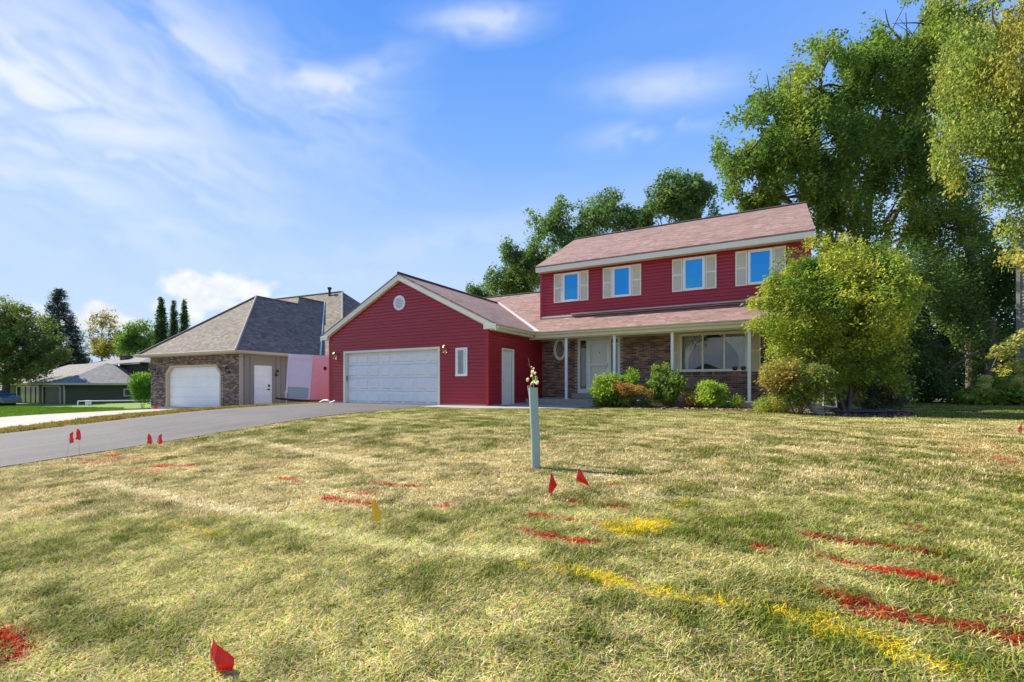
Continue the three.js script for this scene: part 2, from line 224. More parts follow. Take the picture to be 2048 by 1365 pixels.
// survey paint and dead streaks: [half width, colour, strength, points]
const RED = [0.54, 0.024, 0.018], DIMRED = [0.36, 0.04, 0.02], YELLOW = [0.80, 0.60, 0.03], STRAW = [0.70, 0.63, 0.45];
const MARKS = [
  [0.03, RED, 0.95, [[-1.83, -3.43], [-1.64, -3.42], [-1.39, -3.37], [-1.16, -3.4]]],
  [0.03, RED, 0.8, [[-1.9, -3.82], [-1.74, -3.82]]], [0.025, RED, 0.45, [[-1.74, -3.82], [-1.39, -3.83], [-1.26, -3.82]]], [0.03, DIMRED, 0.8, [[-1.75, -4.27], [-1.47, -4.32], [-1.19, -4.32]]],
  [0.03, RED, 0.8, [[-5.48, -3.82], [-4.99, -3.81]]], [0.03, DIMRED, 0.9, [[-4.13, -4.1], [-3.81, -4.13], [-3.49, -4.19]]], [0.03, RED, 0.8, [[-4.16, -3.46], [-3.86, -3.48], [-3.58, -3.5]]], [0.03, RED, 0.5, [[-4.12, -3.75], [-3.67, -3.75]]],
  [0.04, RED, 0.8, [[-2.85, -3.72], [-2.77, -3.74]]], [0.035, RED, 0.7, [[-0.1, -3.82], [-0.05, -3.83]]],
  [0.03, DIMRED, 0.9, [[0.23, -4.2], [0.47, -4.17], [0.67, -4.17], [0.91, -4.13]]], [0.035, RED, 0.95, [[0.28, -3.82], [0.45, -3.77], [0.6, -3.71], [0.77, -3.73], [0.92, -3.69]]],
  [0.04, DIMRED, 0.85, [[0.27, -3.24], [0.42, -3.19], [0.57, -3.15], [0.73, -3.15], [0.89, -3.13], [1.03, -3.1]]],
  [0.03, RED, 0.6, [[0.92, -4.71], [0.99, -4.65]]], [0.04, RED, 0.45, [[2.34, -10.09], [2.42, -9.12]]], [0.03, RED, 0.6, [[2.39, -7.89], [2.41, -7.54]]], [0.05, RED, 0.7, [[0.37, -3.09], [0.59, -3.13]]],
  [0.045, RED, 0.95, [[-3.67, -0.91], [-3.45, -0.9], [-3.2, -0.88]]], [0.05, RED, 0.75, [[-7.98, -3.55], [-7.4, -3.8]]], [0.06, RED, 0.65, [[-9.92, -3.72], [-9.49, -3.74]]], [0.05, RED, 0.55, [[-9.06, -3.78], [-8.72, -3.78]]], [0.05, RED, 0.5, [[-9.3, -3.41], [-8.82, -3.48]]], [0.05, RED, 0.5, [[-9.93, -3.38], [-8.99, -3.27]]], [0.05, RED, 0.4, [[-8, -3.31], [-7.37, -3.39]]],
  [0.04, RED, 0.5, [[-1.53, -5.01], [-1.47, -5.02]]], [0.04, RED, 0.5, [[-4.81, -5.22], [-4.72, -5.22]]], [0.05, DIMRED, 0.6, [[1.06, -3.27], [1.09, -3.25]]],
  [0.09, YELLOW, 0.75, [[-1.09, -3.81], [-0.93, -3.93], [-0.8, -4.04]]], [0.05, YELLOW, 0.6, [[-1, -3.66], [-0.88, -3.81]]], [0.02, YELLOW, 0.8, [[-0.75, -4.44], [-0.71, -4.78]]],
  [0.045, YELLOW, 0.8, [[-1.09, -2.9], [-0.82, -2.87], [-0.66, -2.84]]], [0.03, YELLOW, 0.5, [[-1.5, -2.84], [-1.09, -2.9]]], [0.035, YELLOW, 0.7, [[-0.66, -2.84], [-0.36, -2.87], [-0.1, -2.9]]], [0.05, YELLOW, 0.6, [[0.04, -2.91], [0.21, -2.83]]],
  [0.10, YELLOW, 0.55, [[0.22, -2.86], [0.38, -2.86], [0.61, -2.79]]], [0.03, YELLOW, 0.55, [[-4.83, -2.24], [-4.53, -2.31], [-4.05, -2.35]]], [0.03, YELLOW, 0.4, [[-6.73, -1.92], [-6.18, -1.99]]], [0.03, YELLOW, 0.35, [[-2.3, -2.44], [-2.1, -2.5]]], [0.03, YELLOW, 0.4, [[-0.61, -6.35], [-0.45, -6.52]]], [0.08, [0.5, 0.42, 0.06], 0.3, [[-0.03, -2.93], [0.34, -2.85]]],
  [0.08, STRAW, 1.0, [[-7.57, -2.77], [-5.43, -2.76], [-3.98, -2.79], [-2.71, -2.77]]], [0.08, STRAW, 0.85, [[-2.71, -2.77], [-2.09, -2.84], [-1.53, -3.05]]], [0.10, STRAW, 0.75, [[-9.08, -5.52], [-6.57, -5.14], [-4.75, -5.04]]], [0.08, STRAW, 0.45, [[-5.39, -3.65], [-3.56, -3.64]]], [0.09, STRAW, 0.4, [[-2.11, -3.9], [-1.14, -4.02]]], [0.12, STRAW, 0.4, [[-11.78, -3.57], [-8.62, -3.1]]],
  [0.15, [0.42, 0.26, 0.12], 0.5, [[2.23, -8.32], [2.47, -7.46]]], [0.3, [0.5, 0.36, 0.17], 0.5, [[2.51, -10.01], [2.46, -6.77]]], [0.2, [0.5, 0.40, 0.2], 0.4, [[-0.33, -9.42], [2.03, -10.79]]], [0.10, [0.4, 0.27, 0.16], 0.45, [[-2.97, -5.1], [-2.7, -5.39]]],
];
const MB = MARKS.map(([hw, c, s, pts]) => ({ hw, c, s, pts, x0: Math.min(...pts.map((p) => p[0])) - hw * 2.2, x1: Math.max(...pts.map((p) => p[0])) + hw * 2.2, z0: Math.min(...pts.map((p) => p[1])) - hw * 2.2, z1: Math.max(...pts.map((p) => p[1])) + hw * 2.2 }));
function marked(x, z) {
  let best = null;
  for (const m of MB) {
    if (x < m.x0 || x > m.x1 || z < m.z0 || z > m.z1) continue;
    let d = 9; for (let i = 0; i < m.pts.length - 1; i++) { const [ax, az] = m.pts[i], [bx, bz] = m.pts[i + 1], ex = bx - ax, ez = bz - az, t = clamp(((x - ax) * ex + (z - az) * ez) / (ex * ex + ez * ez + 1e-9)); d = Math.min(d, Math.hypot(x - ax - ex * t, z - az - ez * t)); }
    const n = fbm(x * 14, z * 14, 3, 71), k = m.s * sstep(1 - d / (m.hw * 2.0) + (n - 0.5) * 1.3, 0.25, 0.6); if (k > 0.03 && (!best || k > best[0])) best = [k, m.c];
  }
  return best;
}
// how dry the lawn is at a place, 0 green to 1 straw
function dryness(x, z) {
  const big = fbm(x * 0.55 + 4, z * 0.55 + 8, 3, 81), mid = fbm(x * 2.5, z * 2.5, 3, 83), small = fbm(x * 7.5, z * 7.5, 3, 85), w = -z;
  const mow = Math.sin((w * 0.985 + x * 0.17) * 11) * 0.12 * sstep(w, 5, 9), side = -0.13 * clamp((x + 0.8) / 2.5, -1, 1) * sstep(w, 9, 4), near = sstep(w, 15.5, 11) * 0.3 - 0.24;
  return clamp(0.55 + (big - 0.5) * 0.5 + (mid - 0.5) * 0.95 + (small - 0.5) * 1.0 + mow + side + near);
}
const GREEN = [0.12, 0.19, 0.02], OLIVE = [0.285, 0.285, 0.09], TAN = [0.55, 0.48, 0.275], PALE = [0.66, 0.58, 0.33], LUSH = [0.13, 0.26, 0.008];
function lawnColour(x, z, k = 0) {
  if (x < -18 && z > -40) { const s = sstep(x, -18, -19.5); return mix3(mix3(OLIVE, [0.34, 0.22, 0.05], fbm(x * 2, z * 2, 3, 90) * 1.2), LUSH, x < -23 ? s : 0.12); }
  if (x < -16) return mix3([0.27, 0.235, 0.04], [0.36, 0.24, 0.06], fbm(x * 3, z * 3, 3, 91));
  const d = clamp(dryness(x, z) + k); let c = d < 0.4 ? mix3(GREEN, OLIVE, d / 0.4) : d < 0.75 ? mix3(OLIVE, TAN, (d - 0.4) / 0.35) : mix3(TAN, PALE, (d - 0.75) / 0.25);
  return c;
}
// one sheet to the horizon, fine near the camera
function axis(parts) { const a = []; for (const [from, to, step] of parts) for (let v = from; v < to - 1e-6; v += step) a.push(v); a.push(parts[parts.length - 1][1]); return a; }
{
  const xs = axis([[-420, -100, 40], [-100, -40, 5], [-40, -18, 1], [-18, -7, 0.25], [-7, 5, 0.12], [5, 14, 0.4], [14, 40, 4], [40, 420, 38]]), zs = axis([[-420, -80, 34], [-80, -30, 4], [-30, -18, 0.8], [-18, -9, 0.25], [-9, 0.6, 0.12], [0.6, 10, 0.7], [10, 60, 5], [60, 420, 40]]);
  const nx = xs.length, nz = zs.length, pos = new Float32Array(nx * nz * 3), col = new Float32Array(nx * nz * 3), uv = new Float32Array(nx * nz * 2), idx = [];
  for (let j = 0; j < nz; j++) for (let i = 0; i < nx; i++) {
    const x = xs[i], z = zs[j], q = j * nx + i; pos.set([x, hard(x, z) ? height(x, z) - 0.02 : bumpy(x, z), z], q * 3); uv.set([x, z], q * 2);
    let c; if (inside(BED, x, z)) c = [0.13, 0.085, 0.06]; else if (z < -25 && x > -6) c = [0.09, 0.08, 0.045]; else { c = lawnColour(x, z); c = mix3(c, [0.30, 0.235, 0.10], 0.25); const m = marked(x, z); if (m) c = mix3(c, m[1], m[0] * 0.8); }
    col.set(c, q * 3);
    if (i < nx - 1 && j < nz - 1) idx.push(q, q + nx, q + 1, q + 1, q + nx, q + nx + 1);
  }
  const g = new THREE.BufferGeometry(); g.setAttribute('position', new THREE.BufferAttribute(pos, 3)); g.setAttribute('color', new THREE.BufferAttribute(col, 3)); g.setAttribute('uv', new THREE.BufferAttribute(uv, 2)); g.setIndex(idx); g.computeVertexNormals();
  const m = new THREE.Mesh(g, new THREE.MeshStandardMaterial({ vertexColors: true, roughness: 1, map: grainTex(55, 0.5, 1.35, 16, 1024, 2.3), bumpMap: grainTex(56, 0, 1, 64, 512, 0.8), bumpScale: 0.02, side: THREE.DoubleSide }));
  m.name = 'lawn'; m.userData.kind = 'structure'; scene.add(shade(m));
}
// a paved sheet with an edge, laid over the ground
function paving(name, poly, lift, m, step) {
  const x0 = Math.min(...poly.map((p) => p[0])), x1 = Math.max(...poly.map((p) => p[0])), z0 = Math.min(...poly.map((p) => p[1])), z1 = Math.max(...poly.map((p) => p[1]));
  const shape = []; // cut into strips along z, each strip spans the outline
  const cross = (z) => { const c = []; for (let i = 0, j = poly.length - 1; i < poly.length; j = i++) { const [a, b] = poly[i], [p, q] = poly[j]; if ((b > z) !== (q > z)) c.push(((p - a) * (z - b)) / (q - b) + a); } return c.sort((p, q) => p - q); };
  const pos = [], uv = [], nor = [];
  const put = (x, z, dy = 0) => [x, height(x, z) + lift + dy, z];
  const quad = (a, b, c, d) => { for (const t of [[a, b, c], [a, c, d]]) { const n = new THREE.Vector3().crossVectors(new THREE.Vector3(t[1][0] - t[0][0], t[1][1] - t[0][1], t[1][2] - t[0][2]), new THREE.Vector3(t[2][0] - t[0][0], t[2][1] - t[0][1], t[2][2] - t[0][2])); if (n.lengthSq() < 1e-14) continue; n.normalize(); const flip = n.y < -0.01; if (flip) n.negate(); for (const p of flip ? [t[0], t[2], t[1]] : t) { pos.push(...p); uv.push(p[0], p[2]); nor.push(n.x, n.y, n.z); } } };
  for (let z = z0; z < z1 - 1e-4; z += step) {
    const za = z + 1e-4, zb = Math.min(z + step, z1) - 1e-4, a = cross(za), b = cross(zb); if (a.length < 2 || b.length < 2) continue;
    const n = Math.max(2, Math.ceil((a[a.length - 1] - a[0]) / (step * 2)));
    for (let i = 0; i < n; i++) quad(put(mix(a[0], a[a.length - 1], i / n), za), put(mix(a[0], a[a.length - 1], (i + 1) / n), za), put(mix(b[0], b[b.length - 1], (i + 1) / n), zb), put(mix(b[0], b[b.length - 1], i / n), zb));
    for (const k of [0, 1]) { const A = k ? a[a.length - 1] : a[0], B = k ? b[b.length - 1] : b[0]; quad(put(A, za), put(B, zb), put(B, zb, -0.12), put(A, za, -0.12)); }
  }
  const g = new THREE.BufferGeometry(); g.setAttribute('position', new THREE.Float32BufferAttribute(pos, 3)); g.setAttribute('normal', new THREE.Float32BufferAttribute(nor, 3)); g.setAttribute('uv', new THREE.Float32BufferAttribute(uv, 2));
  const o = new THREE.Mesh(g, m); o.name = name; o.userData.kind = 'structure'; scene.add(shade(o)); return o;
}
paving('asphalt_driveway', DRIVE, 0.022, mats.asphalt, 0.3);
paving('concrete_walk', WALK, 0.03, mats.concrete, 0.2);
paving('concrete_driveway', NDRIVE, 0.03, mats.concrete, 0.4);

// ---------- grass: tufts of bent blades, each tuft coloured by how dry the lawn is there
function tuft(seed, blades, spread, len, wid, lean) {
  const r = rng(seed), pos = [], nor = [], col = [], idx = [];
  for (let b = 0; b < blades; b++) {
    const a = r() * 6.283, ra = Math.sqrt(r()) * spread, bx = Math.cos(a) * ra, bz = Math.sin(a) * ra, d = r() * 6.283, L = len * (0.5 + r() * 0.8), l = lean * (0.3 + r() * 1.1), w = wid * (0.6 + r() * 0.7), dx = Math.cos(d), dz = Math.sin(d), px = -dz, pz = dx, dry = r();
    const c = dry < 0.28 ? [1.55, 1.4, 1.4] : dry < 0.45 ? [1.15, 1.1, 0.85] : [0.6 + r() * 0.5, 0.74 + r() * 0.46, 0.34 + r() * 0.3], k = pos.length / 3;
    for (const [t, ww] of [[0, 1], [0.5, 0.8], [0.85, 0.4]]) { const out = l * L * t * t, up = L * t * (1 - 0.28 * l * t); for (const s of [-1, 1]) { pos.push(bx + dx * out + px * w * ww * s * 0.5, up, bz + dz * out + pz * w * ww * s * 0.5); nor.push(-dx * 0.6, 0.75, -dz * 0.6); col.push(...c); } }
    pos.push(bx + dx * l * L, L * (1 - 0.28 * l), bz + dz * l * L); nor.push(-dx * 0.6, 0.75, -dz * 0.6); col.push(...c);
    idx.push(k, k + 1, k + 2, k + 1, k + 3, k + 2, k + 2, k + 3, k + 4, k + 3, k + 5, k + 4, k + 4, k + 5, k + 6);
  }
  const g = new THREE.BufferGeometry(); g.setAttribute('position', new THREE.Float32BufferAttribute(pos, 3)); g.setAttribute('normal', new THREE.Float32BufferAttribute(nor, 3)); g.setAttribute('color', new THREE.Float32BufferAttribute(col, 3)); g.setIndex(idx); return g;
}
function grassField(name, seed, dens, where, near, far, blades, spread, len, wid, area) {
  const r = rng(seed), spots = [[], [], []], [x0, x1, z0, z1] = area, n = Math.round((x1 - x0) * (z1 - z0) * dens), V = new THREE.Vector3();
  const fx = -Math.sin(camera.rotation.y), fz = -Math.cos(camera.rotation.y);
  for (let i = 0; i < n; i++) {
    const x = x0 + r() * (x1 - x0), z = z0 + r() * (z1 - z0), keep = r(), v = r(), t = r();
    const Z = x * fx + z * fz, X = Math.abs(x * -fz + z * fx); if (Z < near || Z > far || X > Z * 1.2 + 1.2 || !where(x, z)) continue;
    spots[v < 0.34 ? 0 : v < 0.67 ? 1 : 2].push([x, z, t, keep]);
  }
  const mat = new THREE.MeshPhysicalMaterial({ vertexColors: true, roughness: 0.9, specularIntensity: 0.12, side: THREE.DoubleSide, transmission: 0.3, thickness: 0 });
  const root = new THREE.Group(); root.name = name; root.userData = { kind: 'stuff', label: 'short half dry lawn grass covering the front yard', category: 'grass' };
  const q = new THREE.Quaternion(), m = new THREE.Matrix4(), s = new THREE.Vector3(), c = new THREE.Color(), Y = new THREE.Vector3(0, 1, 0);
  spots.forEach((list, k) => {
    const im = new THREE.InstancedMesh(tuft(seed + k, blades, spread, len, wid, 0.9), mat, list.length); im.name = 'grass_blades'; im.userData.kind = 'stuff'; shade(im);
    list.forEach(([x, z, t, u], i) => {
      const dry = dryness(x, z), h = (0.62 + 0.6 * u) * (1.12 - 0.55 * dry) * (0.8 + 0.4 * vnoise(x * 1.7, z * 1.7, 95));
      q.setFromAxisAngle(Y, t * 6.283); V.set(x, bumpy(x, z) - 0.004, z); s.set(1.15, h, 1.15); im.setMatrixAt(i, m.compose(V, q, s));
      let g = lawnColour(x, z, (u - 0.5) * 0.3); const b = 0.68 + 0.6 * t * t + 0.25 * (vnoise(x * 9, z * 9, 97) - 0.5); g = g.map((v) => v * b); const p = marked(x, z); if (p && u < p[0] * 1.15) g = p[1].map((v) => v * (0.8 + 0.35 * t)); im.setColorAt(i, c.setRGB(...g));
    });
    root.add(im);
  });
  scene.add(root); return root;
}
const lawnHere = (x, z) => x > -16.3 && x < 20 && z > -25 && !hard(x, z) && !inside(BED, x, z) && !(z < -15.5 && x < 3.3);
const nearLawn = grassField('lawn_grass', 101, 1500, lawnHere, 0.9, 4.5, 12, 0.045, 0.050, 0.0054, [-7, 7, -7.2, 1]);
nearLawn.userData.label = 'tufts of half dry lawn grass nearest the viewer';
const midLawn = grassField('lawn_grass_001', 201, 620, lawnHere, 4.5, 9, 14, 0.065, 0.046, 0.0074, [-13, 13, -13, 1]);
midLawn.userData.label = 'half dry lawn grass in the middle of the yard';
const farLawn = grassField('lawn_grass_002', 301, 300, lawnHere, 9, 24, 15, 0.09, 0.045, 0.0095, [-13, 22, -25, 1]);
farLawn.userData.label = 'greener lawn grass running up to the red house';
const strip = (x, z) => !hard(x, z) && z > -16 && x < -16.4 && x > -60;
const sideLawn = grassField('lawn_grass_003', 401, 90, strip, 5, 60, 14, 0.13, 0.10, 0.016, [-60, -16.4, -30, 3]);
sideLawn.userData.label = 'grass strip and bright green lawn left of the driveway';

// ---------- building helpers: walls with openings, lapped siding, bricks, windows
// a wall plane: f 'front' looks towards +z at z = -w; 'right' looks towards +x at x = at. a runs along the wall, d is how far it stands proud.
function plane(kind, at) { return kind === 'front' ? (a, y, d) => [a, y, at + d] : kind === 'right' ? (a, y, d) => [at + d, y, a] : kind === 'left' ? (a, y, d) => [at - d, y, a] : (a, y, d) => [a, y, at - d]; }
function slab(P, a0, a1, y0, y1, d0, d1) { return hull([P(a0, y0, d0), P(a1, y0, d0), P(a1, y0, d1), P(a0, y0, d1)], [P(a0, y1, d0), P(a1, y1, d0), P(a1, y1, d1), P(a0, y1, d1)]); }
function cutWall(P, a0, a1, y0, y1, holes, d0, d1) {
  const as = [...new Set([a0, a1, ...holes.flatMap((h) => [h[0], h[1]])])].filter((v) => v >= a0 && v <= a1).sort((p, q) => p - q), ys = [...new Set([y0, y1, ...holes.flatMap((h) => [h[2], h[3]])])].filter((v) => v >= y0 && v <= y1).sort((p, q) => p - q), out = [];
  for (let i = 0; i < as.length - 1; i++) for (let j = 0; j < ys.length - 1; j++) { const a = (as[i] + as[i + 1]) / 2, y = (ys[j] + ys[j + 1]) / 2; if (!holes.some((h) => a > h[0] && a < h[1] && y > h[2] && y < h[3])) out.push(slab(P, as[i], as[i + 1], ys[j], ys[j + 1], d0, d1)); }
  return out;
}
const LAP = 0.125;
function sidingBoard(P, l0, r0, l1, r1, y, h, j) {
  const t = 0.62, prof = [[0, 0], [0.022 + j, 0], [0.019 + j, t], [0.006, 1], [0, 1]], end = (e0, e1) => prof.map(([d, f]) => P(mix(e0, e1, f), y + f * h, d)), L = end(l0, l1), R = end(r0, r1);
  return uvm(convex([L, R, ...L.map((p, i) => { const k = (i + 1) % 5; return [p, L[k], R[k], R[i]]; })]));
}
// every course of lapped siding is a board of its own, cut at the openings and along a gable
function siding(parent, m, P, a0, a1, y0, y1, holes, span) {
  const r = rng(Math.round(a0 * 100 + y1 * 10)); let i = 0;
  for (let y = y0; y < y1 - 0.01; y += LAP) {
    const h = Math.min(LAP, y1 - y), s0 = span ? span(y) : [a0, a1], s1 = span ? span(y + h) : [a0, a1]; if (s0[1] - s0[0] < 0.05) continue;
    let pieces = [[s0[0], s0[1]]];
    for (const [p, q, b, t] of holes) if (y + h > b + 0.02 && y < t - 0.02) pieces = pieces.flatMap(([u, v]) => (q <= u || p >= v ? [[u, v]] : [[u, p], [q, v]].filter(([k, l]) => l - k > 0.02)));
    for (const [u, v] of pieces) { const e0 = u === s0[0] ? s1[0] : u, e1 = v === s0[1] ? s1[1] : v; part('siding_board', sidingBoard(P, u, v, Math.min(e0, e1), Math.max(e0, e1), y, h + 0.002, r() * 0.002), m, parent); i++; }
  }
}
const BRICKTONES = [[0.31, 0.165, 0.12], [0.25, 0.135, 0.102], [0.155, 0.098, 0.078], [0.085, 0.064, 0.055], [0.35, 0.20, 0.146], [0.22, 0.123, 0.095], [0.12, 0.084, 0.07]];
const brickGrain = grainTex(65, 0.7, 1.25, 6, 256, 0.45);
const brickMats = BRICKTONES.map((c) => M(c, 0.92, { map: brickGrain }));
const brickGeo = uvm(new RoundedBoxGeometry(0.203, 0.057, 0.03, 1, 0.004)), brickBox = uvm(new THREE.BoxGeometry(1, 0.057, 0.03));
function brickWall(parent, a0, a1, y0, y1, z, keep, seed, nearTo, tones = BRICKTONES, tm = brickMats, single = 300) {
  const r = rng(seed), list = []; let row = 0;
  for (let y = y0 + 0.0335; y < y1 - 0.02; y += 0.067, row++) for (let a = a0 + 0.1015 - (row % 2) * 0.1065; a < a1 + 0.1; a += 0.213) {
    const l = Math.max(a - 0.1015, a0), e = Math.min(a + 0.1015, a1); if (e - l < 0.03 || !keep(l, e, y - 0.0285, y + 0.0285)) continue;
    const k = Math.floor(r() * tm.length); list.push({ x: (l + e) / 2, w: e - l, y, d: r() * 0.004, k, t: 0.8 + r() * 0.45, j: (r() - 0.5) * 0.003 });
  }
  list.sort((p, q) => Math.abs(p.x - nearTo[0]) + Math.abs(p.y - nearTo[1]) - Math.abs(q.x - nearTo[0]) - Math.abs(q.y - nearTo[1]));
  const o = originOf.get(parent) ?? new THREE.Vector3();
  list.slice(0, single).forEach((b) => { const m = shade(new THREE.Mesh(Math.abs(b.w - 0.203) < 0.002 ? brickGeo : brickBox, tm[b.k])); if (m.geometry === brickBox) m.scale.x = b.w; m.name = 'brick'; m.position.set(b.x - o.x, b.y + b.j - o.y, z + b.d - o.z); parent.add(m); });
  const rest = list.slice(single), im = new THREE.InstancedMesh(brickBox, M([1, 1, 1], 0.92, { map: brickGrain }), rest.length), mm = new THREE.Matrix4(), c = new THREE.Color(); im.name = 'bricks'; im.userData.kind = 'stuff'; shade(im);
  rest.forEach((b, i) => { mm.makeScale(b.w, 1, 1).setPosition(b.x - o.x, b.y + b.j - o.y, z + b.d - o.z); im.setMatrixAt(i, mm); const q = tones[b.k]; im.setColorAt(i, c.setRGB(q[0] * b.t, q[1] * b.t, q[2] * b.t)); });
  if (rest.length) parent.add(im);
}
// a window: frame with rounded edges (the part), panes and mullions below it
function windowIn(parent, P, a0, a1, y0, y1, fw, cols, glassM, frameM, d0 = -0.05, d1 = 0.05, label, sash = true) {
  const bars = [slab(P, a0, a1, y1 - fw, y1, d0, d1), slab(P, a0, a1, y0, y0 + fw, d0, d1 + 0.012), slab(P, a0, a0 + fw, y0 + fw, y1 - fw, d0, d1), slab(P, a1 - fw, a1, y0 + fw, y1 - fw, d0, d1)], w = part('window', bars, frameM, parent, label);
  const n = cols.length - 1; for (let i = 0; i < n; i++) {
    const l = mix(a0 + fw, a1 - fw, cols[i]), r = mix(a0 + fw, a1 - fw, cols[i + 1]), b = sash ? 0.03 : 0.018, bot = y0 + fw, top = y1 - fw;
    part('sash', [slab(P, l, r, top - b, top, d0 + 0.01, d1 - 0.022), slab(P, l, r, bot, bot + b, d0 + 0.01, d1 - 0.022), slab(P, l, l + b, bot + b, top - b, d0 + 0.01, d1 - 0.022), slab(P, r - b, r, bot + b, top - b, d0 + 0.01, d1 - 0.022)], frameM, w);
    const g = glassM; part('pane', slab(P, l + b, r - b, bot + b, top - b, d0 + 0.03, d0 + 0.034), g, w);
  }
  return w;
}
function shutterOn(parent, P, a0, a1, y0, y1, m) {
  const f = 0.045, mid = (y0 + y1) / 2 - 0.02, s = part('shutter', [slab(P, a0, a0 + f, y0, y1, 0.022, 0.058), slab(P, a1 - f, a1, y0, y1, 0.022, 0.058), slab(P, a0 + f, a1 - f, y1 - f, y1, 0.022, 0.056), slab(P, a0 + f, a1 - f, y0, y0 + f, 0.022, 0.056), slab(P, a0 + f, a1 - f, mid, mid + 0.06, 0.022, 0.056), slab(P, a0 + f, a1 - f, y0 + f, y1 - f, 0.02, 0.026)], m, parent);
  const ls = []; for (const [b, t] of [[y0 + f, mid], [mid + 0.06, y1 - f]]) for (let y = b + 0.008; y < t - 0.025; y += 0.036) ls.push(hull([P(a0 + f, y, 0.05), P(a1 - f, y, 0.05), P(a1 - f, y + 0.024, 0.026), P(a0 + f, y + 0.024, 0.026)], [P(a0 + f, y + 0.006, 0.05), P(a1 - f, y + 0.006, 0.05), P(a1 - f, y + 0.03, 0.026), P(a0 + f, y + 0.03, 0.026)]));
  const l = part('louvers', ls, m, s); l.userData.kind = 'stuff'; return s;
}
function lantern(parent, P, a, y, k = 1, metal = mats.brass, up = true) {
  const at = (x, yy, d) => P(a + x * k, y + yy * k, d * k), c = at(0, 0, 0.15);
  const L = part('wall_lantern', [slab(P, a - 0.05 * k, a + 0.05 * k, y - 0.17 * k, y - 0.02 * k, 0.02, 0.045), tube([at(0, -0.09, 0.03), at(0, -0.16, 0.09), at(0, -0.13, 0.15)], 0.012 * k, 0.012 * k, 6, 8), tube([at(0, -0.05, 0.03), at(0, 0.17, 0.06), at(0, 0.19, 0.13)], 0.008 * k, 0.008 * k, 6, 8),
    lathe([[0.0, -0.14 * k], [0.045 * k, -0.13 * k], [0.05 * k, -0.11 * k], [0, -0.1 * k]], c, 8), lathe([[0.085 * k, 0.07 * k], [0.06 * k, 0.12 * k], [0.02 * k, 0.15 * k], [0.018 * k, 0.18 * k], [0, 0.2 * k]], c, 8), lathe([[0, 0.068 * k], [0.085 * k, 0.07 * k]], c, 8)], metal, parent);
  part('lantern_glass', lathe([[0.048 * k, -0.11 * k], [0.075 * k, 0.068 * k]], c, 6), mats.lampGlass, L); return L;
}

